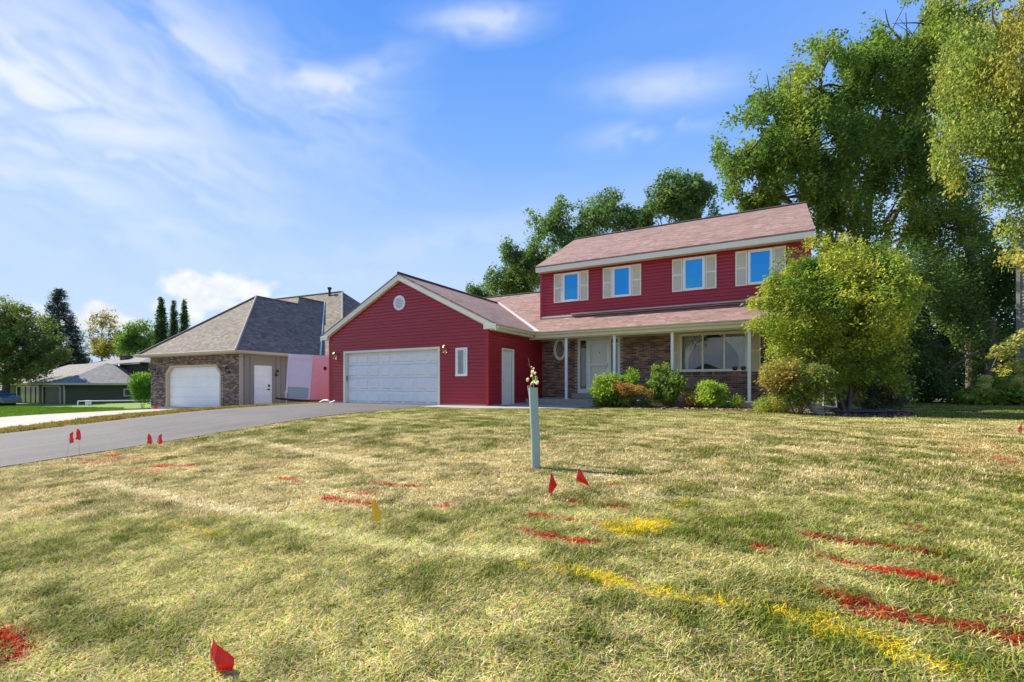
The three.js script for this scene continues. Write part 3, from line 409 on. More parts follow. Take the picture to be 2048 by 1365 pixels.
// ---------- the red house with its attached garage
const house = thing('red_house', 'red two storey house with gabled garage, brick porch front and pink shingle roof', 'house', [-8.7, 0.68, -18.5]);
{
  const GF = -14.12, BF = -18.57, UF = -18.53, SL = 0.68, gx0 = -16.755, gx1 = -8.712, ridgeX = -12.73;
  const front = plane('front', GF), right = plane('right', gx1), brick = plane('front', BF), upper = plane('front', UF), left = plane('left', gx0);
  const gDoor = [-15.79, -10.89, SL - 0.02, 2.80], gWin = [-10.05, -9.60, 1.80, 2.77], sDoor = [-15.93, -15.10, SL, 2.76];
  // foundation and shell of the garage
  for (const f of [box(gx0, -15.80, SL - 0.35, SL + 0.075, GF - 0.3, GF + 0.012), box(-10.88, gx1 + 0.012, SL - 0.35, SL + 0.075, GF - 0.3, GF + 0.012), box(gx1 - 0.3, gx1 + 0.012, SL - 0.35, SL + 0.075, -15.10, GF - 0.3), box(gx1 - 0.3, gx1 + 0.012, SL - 0.35, SL + 0.075, -17.0, -15.94)]) part('foundation', f, mats.concrete, house);
  const gable = [[gx0, 3.55], [gx1, 3.55], [ridgeX, 5.56]];
  const gw = [cutWall(front, gx0, gx1, SL - 0.1, 3.55, [[-15.83, -10.85, SL - 0.02, 2.84], gWin], -0.14, 0), hull(gable.map(([x, y]) => [x, y, GF - 0.14]), gable.map(([x, y]) => [x, y, GF])), cutWall(right, BF - 0.02, GF - 0.14, SL - 0.1, 3.5, [[-15.96, -15.07, SL, 2.79]], -0.14, 0), slab(left, -27, GF - 0.14, SL - 0.3, 3.5, -0.14, 0.02), box(gx0, gx1, SL - 0.2, SL - 0.02, -21.5, GF - 0.14)];
  const garageWall = part('garage_wall', gw, mats.redSiding, house);
  const span = (y) => { const k = Math.max(0, y - 3.56) / 0.5; return [gx0 + k + 0.0, gx1 - k - 0.0]; };
  siding(garageWall, mats.redSiding, front, gx0, gx1, SL + 0.08, 5.5, [[-15.88, -10.80, 0, 2.88], [-10.10, -9.55, 1.75, 2.82]], span);
  siding(garageWall, mats.redSiding, right, BF, GF, SL + 0.08, 3.42, [[-15.99, -15.05, 0, 2.82]]);
  part('corner_trim', [box(gx1 - 0.07, gx1 + 0.03, SL + 0.06, 3.42, GF + 0.0, GF + 0.03), box(gx1 + 0.0, gx1 + 0.03, SL + 0.06, 3.42, GF - 0.07, GF)], mats.redTrim, garageWall);
  part('corner_trim', [box(gx0 - 0.03, gx0 + 0.07, SL + 0.06, 3.5, GF, GF + 0.03)], mats.redTrim, garageWall);
  // garage door: casing, jambs, four sections of eight raised panels
  const gd = part('garage_door', [box(gDoor[0], gDoor[1], SL, 2.80, GF - 0.20, GF - 0.17)], mats.doorWhite, house);
  part('door_casing', [box(-15.88, -15.79, SL, 2.88, GF - 0.205, GF + 0.04, 0.006), box(-10.89, -10.80, SL, 2.88, GF - 0.205, GF + 0.04, 0.006), box(-15.79, -10.89, 2.79, 2.88, GF - 0.205, GF + 0.038, 0.006)], mats.creamWhite, gd);
  const pw = (gDoor[1] - gDoor[0]) / 8, sh = (2.80 - SL) / 4;
  for (let j = 0; j < 4; j++) {
    const y0 = SL + j * sh, sec = part('door_section', box(gDoor[0] + 0.005, gDoor[1] - 0.005, y0 + 0.006, y0 + sh - 0.008, GF - 0.17, GF - 0.142, 0.008), mats.doorWhite, gd);
    for (let i = 0; i < 8; i++) {
      const x0 = gDoor[0] + i * pw + 0.075, x1 = gDoor[0] + (i + 1) * pw - 0.075, a = y0 + 0.1, b = y0 + sh - 0.1, zf = GF - 0.143, t = 0.026;
      part('door_panel', [hull([[x0, a, zf], [x1, a, zf], [x1, b, zf], [x0, b, zf]], [[x0 + t, a + t, zf + 0.036], [x1 - t, a + t, zf + 0.036], [x1 - t, b - t, zf + 0.036], [x0 + t, b - t, zf + 0.036]])], mats.doorWhite, gd);
    }
  }
  part('door_seal', box(gDoor[0], gDoor[1], SL - 0.005, SL + 0.02, GF - 0.168, GF - 0.13), mats.dark, gd);
  part('keypad', box(-15.776, -15.76, 1.62, 1.85, GF - 0.09, GF - 0.03, 0.004), M([0.16, 0.17, 0.15], 0.5), gd);
  // garage window, a slider with its right side open
  windowIn(house, front, gWin[0] - 0.03, gWin[1] + 0.03, 1.77, 2.80, 0.055, [0, 0.78, 1], mats.dimGlass, mats.whiteFrame, -0.06, 0.045, 'narrow white framed slider window beside the garage door');
  lantern(house, front, -10.51, 2.76, 0.95); lantern(house, front, -16.30, 2.70, 0.95);
  // round louvred gable vent
  const vc = [-12.77, 4.67], vent = part('gable_vent', [(() => { const s = new THREE.Shape(); s.absarc(0, 0, 0.285, 0, Math.PI * 2); const h = new THREE.Path(); h.absarc(0, 0, 0.215, 0, Math.PI * 2, true); s.holes.push(h); const g = new THREE.ExtrudeGeometry(s, { depth: 0.03, bevelEnabled: true, bevelSize: 0.008, bevelThickness: 0.008, bevelSegments: 1, curveSegments: 32 }); g.translate(vc[0], vc[1], GF + 0.02); return flat(g); })()], mats.white, house);
  for (let i = -3; i <= 3; i++) { const y = i * 0.058, h = Math.sqrt(0.225 ** 2 - y * y); part('vent_slat', hull([[vc[0] - h, vc[1] + y - 0.02, GF + 0.042], [vc[0] + h, vc[1] + y - 0.02, GF + 0.042], [vc[0] + h, vc[1] + y + 0.02, GF + 0.024], [vc[0] - h, vc[1] + y + 0.02, GF + 0.024]], [[vc[0] - h, vc[1] + y - 0.014, GF + 0.046], [vc[0] + h, vc[1] + y - 0.014, GF + 0.046], [vc[0] + h, vc[1] + y + 0.026, GF + 0.028], [vc[0] - h, vc[1] + y + 0.026, GF + 0.028]]), mats.white, vent); }
  // side door
  const sd = part('side_door', box(gx1 - 0.08, gx1 - 0.04, SL + 0.02, 2.75, -15.91, -15.12, 0.004), mats.creamWhite, house, 'cream side door in the garage wall beside the porch');
  part('door_casing', [box(gx1 - 0.04, gx1 + 0.035, SL, 2.82, -15.10, -15.05), box(gx1 - 0.04, gx1 + 0.035, SL, 2.82, -15.99, -15.93), box(gx1 - 0.04, gx1 + 0.033, 2.76, 2.82, -15.93, -15.10)], mats.creamWhite, sd);
  part('door_knob', lathe([[0, 0], [0.012, 0.0], [0.012, 0.03], [0.028, 0.045], [0.02, 0.065], [0, 0.07]], [0, 0, 0], 10).rotateZ(-Math.PI / 2).translate(gx1 - 0.04, 1.62, -15.2), mats.steel, sd);

  // roofs: garage gable, main gable, upper gable
  const gy = (x) => 5.80 - 0.5 * Math.abs(x - ridgeX), e0 = ridgeX - 4.44, e1 = ridgeX + 4.44, zf = GF + 0.16, my = (z) => 3.58 + 0.5 * (-z - 17.08), zb = (y) => -(17.08 + (y - 3.58) / 0.5);
  const roof = part('roof', [roofSlab([[ridgeX, gy(ridgeX), zf], [e1, gy(e1), zf], [e1, gy(e1), zb(gy(e1))], [ridgeX, gy(ridgeX), zb(gy(ridgeX))]]), roofSlab([[ridgeX, gy(ridgeX), zf], [e0, gy(e0), zf], [e0, gy(e0), -27.8], [ridgeX, gy(ridgeX), zb(gy(ridgeX))]])], mats.pinkShingle, house);
  part('main_roof', [roofSlab([[e1, 3.58, -17.08], [1.35, 3.58, -17.08], [1.35, my(-22.7), -22.7], [ridgeX, my(-22.7), -22.7], [ridgeX, gy(ridgeX), zb(gy(ridgeX))]]), roofSlab([[ridgeX, gy(ridgeX), zb(gy(ridgeX))], [ridgeX, my(-22.7), -22.7], [-16.9, my(-22.7), -22.7], [-16.9, gy(e0), zb(gy(e0))]]), roofSlab([[-16.9, my(-22.7), -22.7], [1.35, my(-22.7), -22.7], [1.35, 3.58, -28.3], [-16.9, 3.58, -28.3]])], mats.pinkShingle, house);
  part('ridge_cap', [tube([[ridgeX, gy(ridgeX) + 0.015, zf], [ridgeX, gy(ridgeX) + 0.015, zb(gy(ridgeX))]], 0.06, 0.06, 5, 1)], M([0.055, 0.045, 0.042], 0.95), roof);
  part('ridge_cap', [tube([[-15.5, my(-22.7) + 0.01, -22.7], [-8.8, my(-22.7) + 0.01, -22.7]], 0.055, 0.055, 5, 1)], M([0.055, 0.045, 0.042], 0.95), roof);
  part('valley_flashing', [roofSlab([[e1 + 0.02, gy(e1) + 0.03, zb(gy(e1)) + 0.0], [e1 + 0.18, gy(e1) + 0.03, zb(gy(e1)) - 0.02], [ridgeX + 0.18, gy(ridgeX) + 0.03, zb(gy(ridgeX)) - 0.02], [ridgeX + 0.04, gy(ridgeX) + 0.03, zb(gy(ridgeX)) + 0.02]], 0.01)], M([0.5, 0.47, 0.43], 0.5), roof);
  // rake boards, returns
  const rake = (x0, x1) => hull([[x0, gy(x0) - 0.055, zf - 0.03], [x1, gy(x1) - 0.055, zf - 0.03], [x1, gy(x1) - 0.255, zf - 0.03], [x0, gy(x0) - 0.255, zf - 0.03]], [[x0, gy(x0) - 0.055, zf - 0.004], [x1, gy(x1) - 0.055, zf - 0.004], [x1, gy(x1) - 0.255, zf - 0.004], [x0, gy(x0) - 0.255, zf - 0.004]]);
  part('rake_board', [rake(ridgeX, e1)], mats.creamWhite, roof); part('rake_board', [rake(e0, ridgeX)], mats.creamWhite, roof);
  part('cornice_return', [box(gx1 - 0.09, e1 - 0.0, 3.40, 3.56, GF - 0.05, zf + 0.004, 0.004)], mats.creamWhite, roof); part('cornice_return', [box(e0, gx0 + 0.02, 3.40, 3.56, GF - 0.05, zf + 0.004, 0.004)], mats.creamWhite, roof);
  part('soffit', [hull([[gx0, 3.5, GF + 0.02], [ridgeX, 5.53, GF + 0.02], [ridgeX, 5.53, zf - 0.03], [gx0, 3.5, zf - 0.03]].map(([x, y, z]) => [x, y, z]), [[gx0, 3.52, GF + 0.02], [ridgeX, 5.55, GF + 0.02], [ridgeX, 5.55, zf - 0.03], [gx0, 3.52, zf - 0.03]]), hull([[gx1, 3.5, GF + 0.02], [ridgeX, 5.53, GF + 0.02], [ridgeX, 5.53, zf - 0.03], [gx1, 3.5, zf - 0.03]], [[gx1, 3.52, GF + 0.02], [ridgeX, 5.55, GF + 0.02], [ridgeX, 5.55, zf - 0.03], [gx1, 3.52, zf - 0.03]]),
    box(gx1 + 0.0, e1 - 0.13, 3.38, 3.40, -17.08, GF - 0.05), box(gx1, 1.35, 3.38, 3.40, BF, -17.21)], mats.cream, roof);
  // gutters: K-shaped trough over a fascia board
  const gut = [[0, 0], [0.09, 0.0], [0.115, 0.045], [0.105, 0.075], [0.13, 0.12], [0.118, 0.12], [0.0, 0.11]];
  const gutZ = (x0, x1, z, y) => hull(gut.map(([d, h]) => [x0, y + h, z + d]), gut.map(([d, h]) => [x1, y + h, z + d])), gutX = (z0, z1, x, y) => hull(gut.map(([d, h]) => [x + d, y + h, z0]), gut.map(([d, h]) => [x + d, y + h, z1]));
  part('gutter', [gutX(-17.1, zf - 0.02, e1 - 0.11, 3.455), box(e1 - 0.13, e1 - 0.105, 3.36, 3.54, -17.1, zf - 0.03)], mats.cream, roof); part('gutter', [gutZ(e1 - 0.03, 1.38, -17.19, 3.455), box(e1 - 0.1, 1.36, 3.34, 3.54, -17.22, -17.185)], mats.cream, roof); part('gutter_guard', box(e1 - 0.10, e1 + 0.12, 3.575, 3.583, -17.2, -17.02), M([0.4, 0.42, 0.38], 0.6), roof);

  // ground floor brick front and porch
  const oval = [-7.862, 3.0 - 0.02, 0.275, 0.45], door = [-7.06, -5.27, 0.9, 3.40], pic = [-3.02, -0.72, 1.94, 3.37];
  const hit = (h, l, r, b, t) => r > h[0] && l < h[1] && t > h[2] && b < h[3];
  const bw = part('brick_wall', cutWall(brick, gx1 + 0.0, 1.14, 0.55, 3.4, [door, [pic[0], pic[1], pic[2], 3.4], [oval[0] - 0.24, oval[0] + 0.24, oval[1] - 0.4, 3.4]], -0.2, -0.022).concat(cutWall(plane('right', 1.14), -27, BF - 0.2, 0.5, 4.2, [], -0.2, 0), box(-16.7, 1.14, 0.5, 3.9, -27, -26.8), box(-8.6, -8.46, 0.5, 3.9, -26.8, -18.8)), mats.mortar, house);
  brickWall(bw, gx1 + 0.03, 1.14, 0.93, 3.39, BF - 0.018, (l, r, b, t) => { const cx = (l + r) / 2, cy = (b + t) / 2, q = ((cx - oval[0]) / 0.40) ** 2 + ((cy - oval[1]) / 0.575) ** 2; return q > 1 && !hit(door, l + 0.02, r - 0.02, b, t) && !hit([pic[0] - 0.02, pic[1] + 0.02, pic[2] - 0.13, 9], l + 0.02, r - 0.02, b, t); }, 21, [-1.5, 1.8]);
  for (let i = 0; i < 32; i++) { const a = i / 32 * 6.283, x = oval[0] + Math.cos(a) * 0.365, y = oval[1] + Math.sin(a) * 0.54; if (y > 3.36) continue; const m = shade(new THREE.Mesh(brickGeo, brickMats[i % 5 + 2 > 6 ? 2 : i % 5 + 1])); m.name = 'brick'; m.scale.set(0.5, 0.95, 1); m.rotation.z = Math.atan2(Math.sin(a) / 0.54, Math.cos(a) / 0.365); m.position.set(x + 8.7, y - 0.68, BF - 0.012 + 18.5); bw.add(m); }
  for (let x = pic[0] + 0.01; x < pic[1]; x += 0.067) { const m = shade(new THREE.Mesh(brickGeo, brickMats[Math.floor(hash(Math.round(x * 100), 3, 9) * 7)])); m.name = 'sill_brick'; m.rotation.z = Math.PI / 2; m.scale.set(0.55, 1, 1.8); m.position.set(x + 0.03 + 8.7, pic[2] - 0.06 - 0.68, BF - 0.005 + 18.5); bw.add(m); }
  const ow = part('oval_window', [(() => { const s = new THREE.Shape(); s.absellipse(0, 0, 0.285, 0.46, 0, Math.PI * 2); const h = new THREE.Path(); h.absellipse(0, 0, 0.20, 0.365, 0, Math.PI * 2, true); s.holes.push(h); const g = new THREE.ExtrudeGeometry(s, { depth: 0.06, bevelEnabled: true, bevelSize: 0.012, bevelThickness: 0.012, bevelSegments: 2, curveSegments: 40 }); g.translate(oval[0], oval[1], BF - 0.03); return flat(g); })()], mats.creamWhite, house, 'oval leaded window beside the front door');
  part('pane', [(() => { const s = new THREE.Shape(); s.absellipse(0, 0, 0.21, 0.375, 0, Math.PI * 2); const g = new THREE.ExtrudeGeometry(s, { depth: 0.004, bevelEnabled: false, curveSegments: 30 }); g.translate(oval[0], oval[1], BF - 0.02); return flat(g); })()], mats.dimGlass, ow);
  part('leading', [[[-0.2, 0], [0, 0.2], [0.2, 0], [0, -0.2], [-0.2, 0]].map(([x, y]) => [oval[0] + x * 0.7, oval[1] + y, BF - 0.012]), [[-0.15, 0.25], [0.02, 0.0], [0.16, -0.22]].map(([x, y]) => [oval[0] + x, oval[1] + y, BF - 0.01]), [[0.15, 0.25], [-0.02, 0.02], [-0.16, -0.22]].map(([x, y]) => [oval[0] + x, oval[1] + y, BF - 0.01])].map((p) => tube(p, 0.007, 0.007, 5, 24)), M([0.45, 0.44, 0.4], 0.4, { metalness: 0.6 }), ow);
  // entrance: frame, side lights, storm door with the cream door behind it
  const ent = part('entry_frame', [box(-7.06, -6.96, 1.12, 3.40, BF - 0.1, BF + 0.03), box(-5.37, -5.27, 1.12, 3.40, BF - 0.1, BF + 0.03), box(-6.96, -5.37, 3.30, 3.40, BF - 0.1, BF + 0.028), box(-6.69, -6.61, 1.12, 3.30, BF - 0.1, BF + 0.03), box(-5.72, -5.64, 1.12, 3.30, BF - 0.1, BF + 0.03), box(-6.96, -6.69, 1.12, 1.30, BF - 0.09, BF + 0.015), box(-5.64, -5.37, 1.12, 1.30, BF - 0.09, BF + 0.015)], mats.creamWhite, house);
  part('pane', slab(brick, -6.96, -6.69, 1.30, 3.30, -0.05, -0.046), mats.glass, ent); part('pane', slab(brick, -5.64, -5.37, 1.30, 3.30, -0.05, -0.046), mats.glass, ent);
  part('sidelight_bar', slab(brick, -5.64, -5.37, 3.1, 3.13, -0.044, -0.03), mats.creamWhite, ent);
  part('inner_door', box(-6.61, -5.72, 1.12, 3.30, BF - 0.17, BF - 0.13), mats.cream, ent); part('peephole', box(-6.19, -6.14, 2.76, 2.82, BF - 0.13, BF - 0.115, 0.004), mats.dark, ent);
  const st = part('storm_door', [box(-6.61, -6.51, 1.13, 3.29, BF - 0.02, BF + 0.015), box(-5.82, -5.72, 1.13, 3.29, BF - 0.02, BF + 0.015), box(-6.51, -5.82, 3.16, 3.29, BF - 0.02, BF + 0.014), box(-6.51, -5.82, 1.13, 1.42, BF - 0.02, BF + 0.014), box(-6.51, -5.82, 2.26, 2.32, BF - 0.02, BF + 0.016)], mats.white, house, 'white storm door at the porch entrance');
  part('pane', slab(brick, -6.51, -5.82, 2.32, 3.16, -0.006, -0.003), mats.glass, st); part('pane', slab(brick, -6.51, -5.82, 1.42, 2.26, -0.006, -0.003), mats.glass, st); part('handle', tube([[-5.79, 2.18, BF + 0.02], [-5.79, 2.2, BF + 0.06], [-5.79, 2.3, BF + 0.06], [-5.79, 2.33, BF + 0.02]], 0.012, 0.012, 6, 10), mats.steel, st);
  part('door_step', box(-7.2, -5.1, 0.9, 1.12, BF - 0.02, BF + 0.32, 0.01), mats.concrete, house);
  // the room behind the picture window, with sheer curtains drawn to the sides
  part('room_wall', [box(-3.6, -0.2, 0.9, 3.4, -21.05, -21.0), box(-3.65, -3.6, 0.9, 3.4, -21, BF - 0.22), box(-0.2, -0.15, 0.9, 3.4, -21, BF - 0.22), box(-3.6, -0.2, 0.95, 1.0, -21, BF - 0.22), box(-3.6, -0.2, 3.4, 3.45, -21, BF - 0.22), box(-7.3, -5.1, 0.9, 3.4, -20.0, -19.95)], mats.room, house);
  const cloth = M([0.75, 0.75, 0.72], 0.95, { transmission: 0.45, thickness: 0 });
  for (const s of [-1, 1]) {
    const pts = [], N = 40, K = 10; for (let j = 0; j <= K; j++) for (let i = 0; i <= N; i++) { const f = j / K, t = i / N, sweep = 0.95 * Math.pow(1 - Math.sin(Math.min(1, f * 1.35) * 1.57) * 0.78, 1), x = (s < 0 ? pic[0] + 0.08 : pic[1] - 0.08) - s * t * sweep; pts.push([x, 3.34 - f * 1.36, BF - 0.16 - 0.02 * Math.sin(t * 40)]); }
    const g = new THREE.BufferGeometry(), idx = []; for (let j = 0; j < K; j++) for (let i = 0; i < N; i++) { const a = j * (N + 1) + i; idx.push(a, a + 1, a + N + 1, a + 1, a + N + 2, a + N + 1); }
    g.setAttribute('position', new THREE.Float32BufferAttribute(pts.flat(), 3)); g.setIndex(idx); g.computeVertexNormals(); part('curtain', g, cloth, house);
  }
  windowIn(house, brick, pic[0], pic[1], pic[2], pic[3], 0.06, [0, 0.345, 0.68, 1], mats.glass, mats.creamWhite, -0.09, 0.03, 'wide three pane picture window on the porch');
  shutterOn(house, brick, pic[0] - 0.30, pic[0] - 0.012, pic[2] - 0.02, pic[3] + 0.0, mats.cream); shutterOn(house, brick, pic[1] + 0.012, pic[1] + 0.40, pic[2] - 0.02, pic[3], mats.cream);
  part('porch_slab', [box(gx1 + 0.01, 1.4, 0.45, 0.90, BF - 0.05, -16.98, 0.012)], mats.concrete, house);
  for (const x of [-7.093, -5.153, -3.067, -0.629]) { const p = part('porch_post', [box(x - 0.05, x + 0.05, 0.90, 3.38, -17.43, -17.33, 0.014)], mats.white, house); part('post_base', box(x - 0.062, x + 0.062, 0.90, 0.93, -17.442, -17.318, 0.004), mats.white, p); }
  part('porch_beam', box(gx1 + 0.02, 1.38, 3.30, 3.379, -17.44, -17.32), mats.cream, house);

  // upper floor
  const ux0 = -8.738, ux1 = 1.136, pairs = [[-8.108, -6.571], [-5.961, -4.428], [-3.268, -1.729], [-1.111, 0.44]], holes = pairs.map(([a, b]) => [a + 0.42, b - 0.42, 4.99, 6.13]);
  const uw = part('upper_wall', [cutWall(upper, ux0, ux1, 4.0, 6.45, holes, -0.14, 0), box(ux0, ux0 + 0.14, 3.9, 6.45, -27.1, UF - 0.14), box(ux1 - 0.14, ux1, 3.9, 6.45, -27.1, UF - 0.14), box(ux0, ux1, 3.9, 6.45, -27.2, -27.1), hull([[ux0, 6.4, UF - 0.14], [ux0, 6.4, -27.0], [ux0, 8.72, -22.75]], [[ux0 + 0.14, 6.4, UF - 0.14], [ux0 + 0.14, 6.4, -27.0], [ux0 + 0.14, 8.72, -22.75]]), hull([[ux1, 6.4, UF - 0.14], [ux1, 6.4, -27.0], [ux1, 8.72, -22.75]], [[ux1 - 0.14, 6.4, UF - 0.14], [ux1 - 0.14, 6.4, -27.0], [ux1 - 0.14, 8.72, -22.75]])], mats.redSiding, house);
  siding(uw, mats.redSiding, upper, ux0, ux1, 4.40, 6.29, holes.map(([a, b, c, d]) => [a - 0.03, b + 0.03, c - 0.04, d + 0.04]));
  part('corner_trim', [box(ux0 - 0.03, ux0 + 0.06, 4.3, 6.29, UF, UF + 0.03), box(ux0 - 0.03, ux0, 4.3, 6.29, UF - 0.08, UF)], mats.redTrim, uw); part('corner_trim', [box(ux1 - 0.06, ux1 + 0.03, 4.3, 6.29, UF, UF + 0.03)], mats.redTrim, uw);
  pairs.forEach(([a, b]) => { shutterOn(house, upper, a, a + 0.375, 4.946, 6.169, mats.shutter); shutterOn(house, upper, b - 0.375, b, 4.946, 6.169, mats.shutter); windowIn(house, upper, a + 0.39, b - 0.39, 4.95, 6.165, 0.06, [0, 1], mats.coatedGlass, mats.whiteFrame, -0.04, 0.06); });
  part('flashing', [box(ux0 - 0.02, ux1, 4.335, 4.35, UF - 0.01, UF + 0.05), box(ux0, -7.3, 4.31, 4.40, UF, UF + 0.02)], M([0.72, 0.68, 0.64], 0.5), uw);
  part('wall_ledge', [box(-7.3, ux1, 4.372, 4.43, UF, UF + 0.17, 0.006)], M([0.40, 0.32, 0.32], 0.6), uw);
  const uy = (z) => 6.51 + 0.523 * (-z - 18.15), ue = -18.15, ur = -22.75, ux = [-8.83, 1.26];
  const ro = part('upper_roof', [roofSlab([[ux[0], uy(ue), ue], [ux[1], uy(ue), ue], [ux[1], uy(ur), ur], [ux[0], uy(ur), ur]]), roofSlab([[ux[0], uy(ue), 2 * ur - ue], [ux[1], uy(ue), 2 * ur - ue], [ux[1], uy(ur), ur], [ux[0], uy(ur), ur]])], mats.pinkShingle, house);
  part('ridge_cap', tube([[ux[0], uy(ur) + 0.01, ur], [ux[1], uy(ur) + 0.01, ur]], 0.06, 0.06, 5, 1), M([0.055, 0.045, 0.042], 0.95), ro);
  part('fascia', [box(ux[0] + 0.02, ux[1] - 0.02, 6.25, 6.45, ue - 0.035, ue - 0.008, 0.004)], mats.creamWhite, ro);
  part('soffit', [box(ux[0] + 0.05, ux[1] - 0.05, 6.265, 6.285, UF + 0.005, ue - 0.036), ...Array.from({ length: 60 }, (_, i) => box(ux[0] + 0.1 + i * 0.167, ux[0] + 0.11 + i * 0.167, 6.258, 6.264, UF + 0.03, ue - 0.05))], mats.cream, ro);
  const rk = (x) => [[ue, ur], [2 * ur - ue, ur]].map(([p, q]) => hull([[x, uy(ue) - 0.06, p], [x, uy(ur) - 0.06, q], [x, uy(ur) - 0.22, q], [x, uy(ue) - 0.22, p]], [[x + 0.025, uy(ue) - 0.06, p], [x + 0.025, uy(ur) - 0.06, q], [x + 0.025, uy(ur) - 0.22, q], [x + 0.025, uy(ue) - 0.22, p]]));
  part('rake_board', rk(ux[0] + 0.01), mats.creamWhite, ro); part('rake_board', rk(ux[1] - 0.035), mats.creamWhite, ro);
  part('downspout', [tube([[-0.85, 4.40, UF + 0.12], [-0.72, 4.43, UF + 0.16], [0.9, 4.46, UF + 0.18]], 0.04, 0.04, 8, 8)], mats.creamWhite, uw);
}

// ---------- the grey neighbour with the brick garage front; its own axes: x along its front, the corner by the trailer at 0, z backwards is -
const neighbour = thing('neighbour_house', 'grey hip roofed house with brown brick garage front and white doors', 'house', [-23.55, 0.27, -14.22], 0.062, undefined, true);
{
  const H = neighbour, front = plane('front', 0), side = plane('right', 0), W = -7.63, door = [-6.15, -1.35, 0, 2.28];
  const batten = M([0.30, 0.27, 0.235], 0.85, { map: dirtTex }), tan = M([0.52, 0.43, 0.30], 0.6, { map: dirtTex });
  const tones = [[0.20, 0.125, 0.10], [0.13, 0.09, 0.075], [0.09, 0.068, 0.06], [0.27, 0.185, 0.15], [0.16, 0.105, 0.085], [0.07, 0.055, 0.05], [0.31, 0.23, 0.19]];
  const tm = tones.map((c) => M(c, 0.93, { map: brickGrain }));
  const wall = part('brick_wall', [cutWall(front, W, 0, -0.3, 2.8, [door], -0.25, -0.022), hull([[door[0], 2.28, -0.25], [door[0] + 0.4, 2.28, -0.25], [door[0], 1.88, -0.25]], [[door[0], 2.28, -0.022], [door[0] + 0.4, 2.28, -0.022], [door[0], 1.88, -0.022]]), hull([[door[1], 2.28, -0.25], [door[1] - 0.4, 2.28, -0.25], [door[1], 1.88, -0.25]], [[door[1], 2.28, -0.022], [door[1] - 0.4, 2.28, -0.022], [door[1], 1.88, -0.022]])], mats.mortar, H);
  brickWall(wall, W, 0, -0.02, 2.8, -0.018, (l, r, b, t) => { const cx = (l + r) / 2, cy = (b + t) / 2; return !(r > door[0] + 0.02 && l < door[1] - 0.02 && b < 2.26 && cy < 2.28 - Math.max(0, 0.4 - (cx - door[0]), 0.4 - (door[1] - cx))); }, 33, [-1, 1.4], tones, tm, 300);
  part('side_wall', [slab(side, -9.5, -0.26, -0.3, 2.8, -0.15, 0), slab(plane('left', W), -20, -0.26, -0.3, 2.8, -0.15, 0), box(-12, -0.15, -0.3, 2.8, -9.5, -9.35), box(-0.14, 1.7, -0.3, 2.8, -9.5, -9.35)], batten, H);
  for (let z = -0.35; z > -9.3; z -= 0.305) { if (z < -0.78 && z > -1.92) continue; part('batten', slab(side, z - 0.03, z + 0.03, 0.15, 2.75, 0.002, 0.045), batten, H); }
  part('batten', slab(side, -9.4, -0.3, 0.02, 0.2, 0.002, 0.03), batten, H);
  // garage door
  const gd = part('garage_door', slab(front, door[0], door[1], 0, 2.28, -0.21, -0.18), mats.doorWhite, H), arch = (k) => { const a = door[0] + k, b = door[1] - k, t = 2.28 - k; return [[a, 0], [a, t - 0.4], [a + 0.4, t], [b - 0.4, t], [b, t - 0.4], [b, 0]]; };
  const A = arch(0), B = arch(0.1), cas = []; for (let i = 0; i < 5; i++) { const q = (p, d) => [p[0], p[1], d]; cas.push(hull([q(A[i], -0.2), q(A[i + 1], -0.2), q(B[i + 1], -0.2), q(B[i], -0.2)], [q(A[i], 0.025), q(A[i + 1], 0.025), q(B[i + 1], 0.025), q(B[i], 0.025)])); }
  part('door_casing', cas, tan, gd);
  for (let j = 0; j < 4; j++) { const s = part('door_section', slab(front, door[0] + 0.06, door[1] - 0.06, j * 0.545 + 0.005, j * 0.545 + 0.54, -0.18, -0.155), mats.doorWhite, gd); for (let i = 0; i < 8; i++) { const a = door[0] + 0.12 + i * 0.57, b = a + 0.5, y = j * 0.545; part('door_panel', hull([[a, y + 0.1, -0.155], [b, y + 0.1, -0.155], [b, y + 0.45, -0.155], [a, y + 0.45, -0.155]], [[a + 0.03, y + 0.13, -0.147], [b - 0.03, y + 0.13, -0.147], [b - 0.03, y + 0.42, -0.147], [a + 0.03, y + 0.42, -0.147]]), mats.doorWhite, gd); } }
  lantern(H, front, -6.95, 1.95, 1.0, mats.darkMetal); lantern(H, front, -0.72, 1.95, 1.0, mats.darkMetal);
  // service door in the batten wall
  const sd = part('service_door', slab(side, -1.77, -0.94, 0.05, 2.14, -0.02, 0.02), mats.white, H, 'white panelled door in the board and batten wall');
  part('door_casing', [slab(side, -1.86, -1.77, 0, 2.23, -0.02, 0.05), slab(side, -0.94, -0.85, 0, 2.23, -0.02, 0.05), slab(side, -1.77, -0.94, 2.14, 2.23, -0.02, 0.048)], mats.white, sd);
  for (const [y0, y1] of [[0.2, 0.85], [1.0, 1.55], [1.65, 2.02]]) for (const z of [-1.7, -1.3]) part('door_panel', hull([[0.02, y0, z], [0.02, y0, z + 0.3], [0.02, y1, z + 0.3], [0.02, y1, z]], [[0.028, y0 + 0.02, z + 0.02], [0.028, y0 + 0.02, z + 0.28], [0.028, y1 - 0.02, z + 0.28], [0.028, y1 - 0.02, z + 0.02]]), mats.white, sd);
  part('door_lock', slab(side, -1.75, -1.65, 1.1, 1.23, 0.021, 0.05), mats.darkMetal, sd); part('door_handle', slab(side, -1.75, -1.63, 0.93, 1.0, 0.021, 0.07), mats.darkMetal, sd);
  lantern(H, side, -2.15, 1.85, 1.0, mats.darkMetal);
  // hip roofs: the eaves stand 0.45 m out at y 2.9, pitch 0.87
  const p = 0.87, ey = 2.9, o = 0.45, rx = W / 2, gh = ey + p * (3.815 + o);
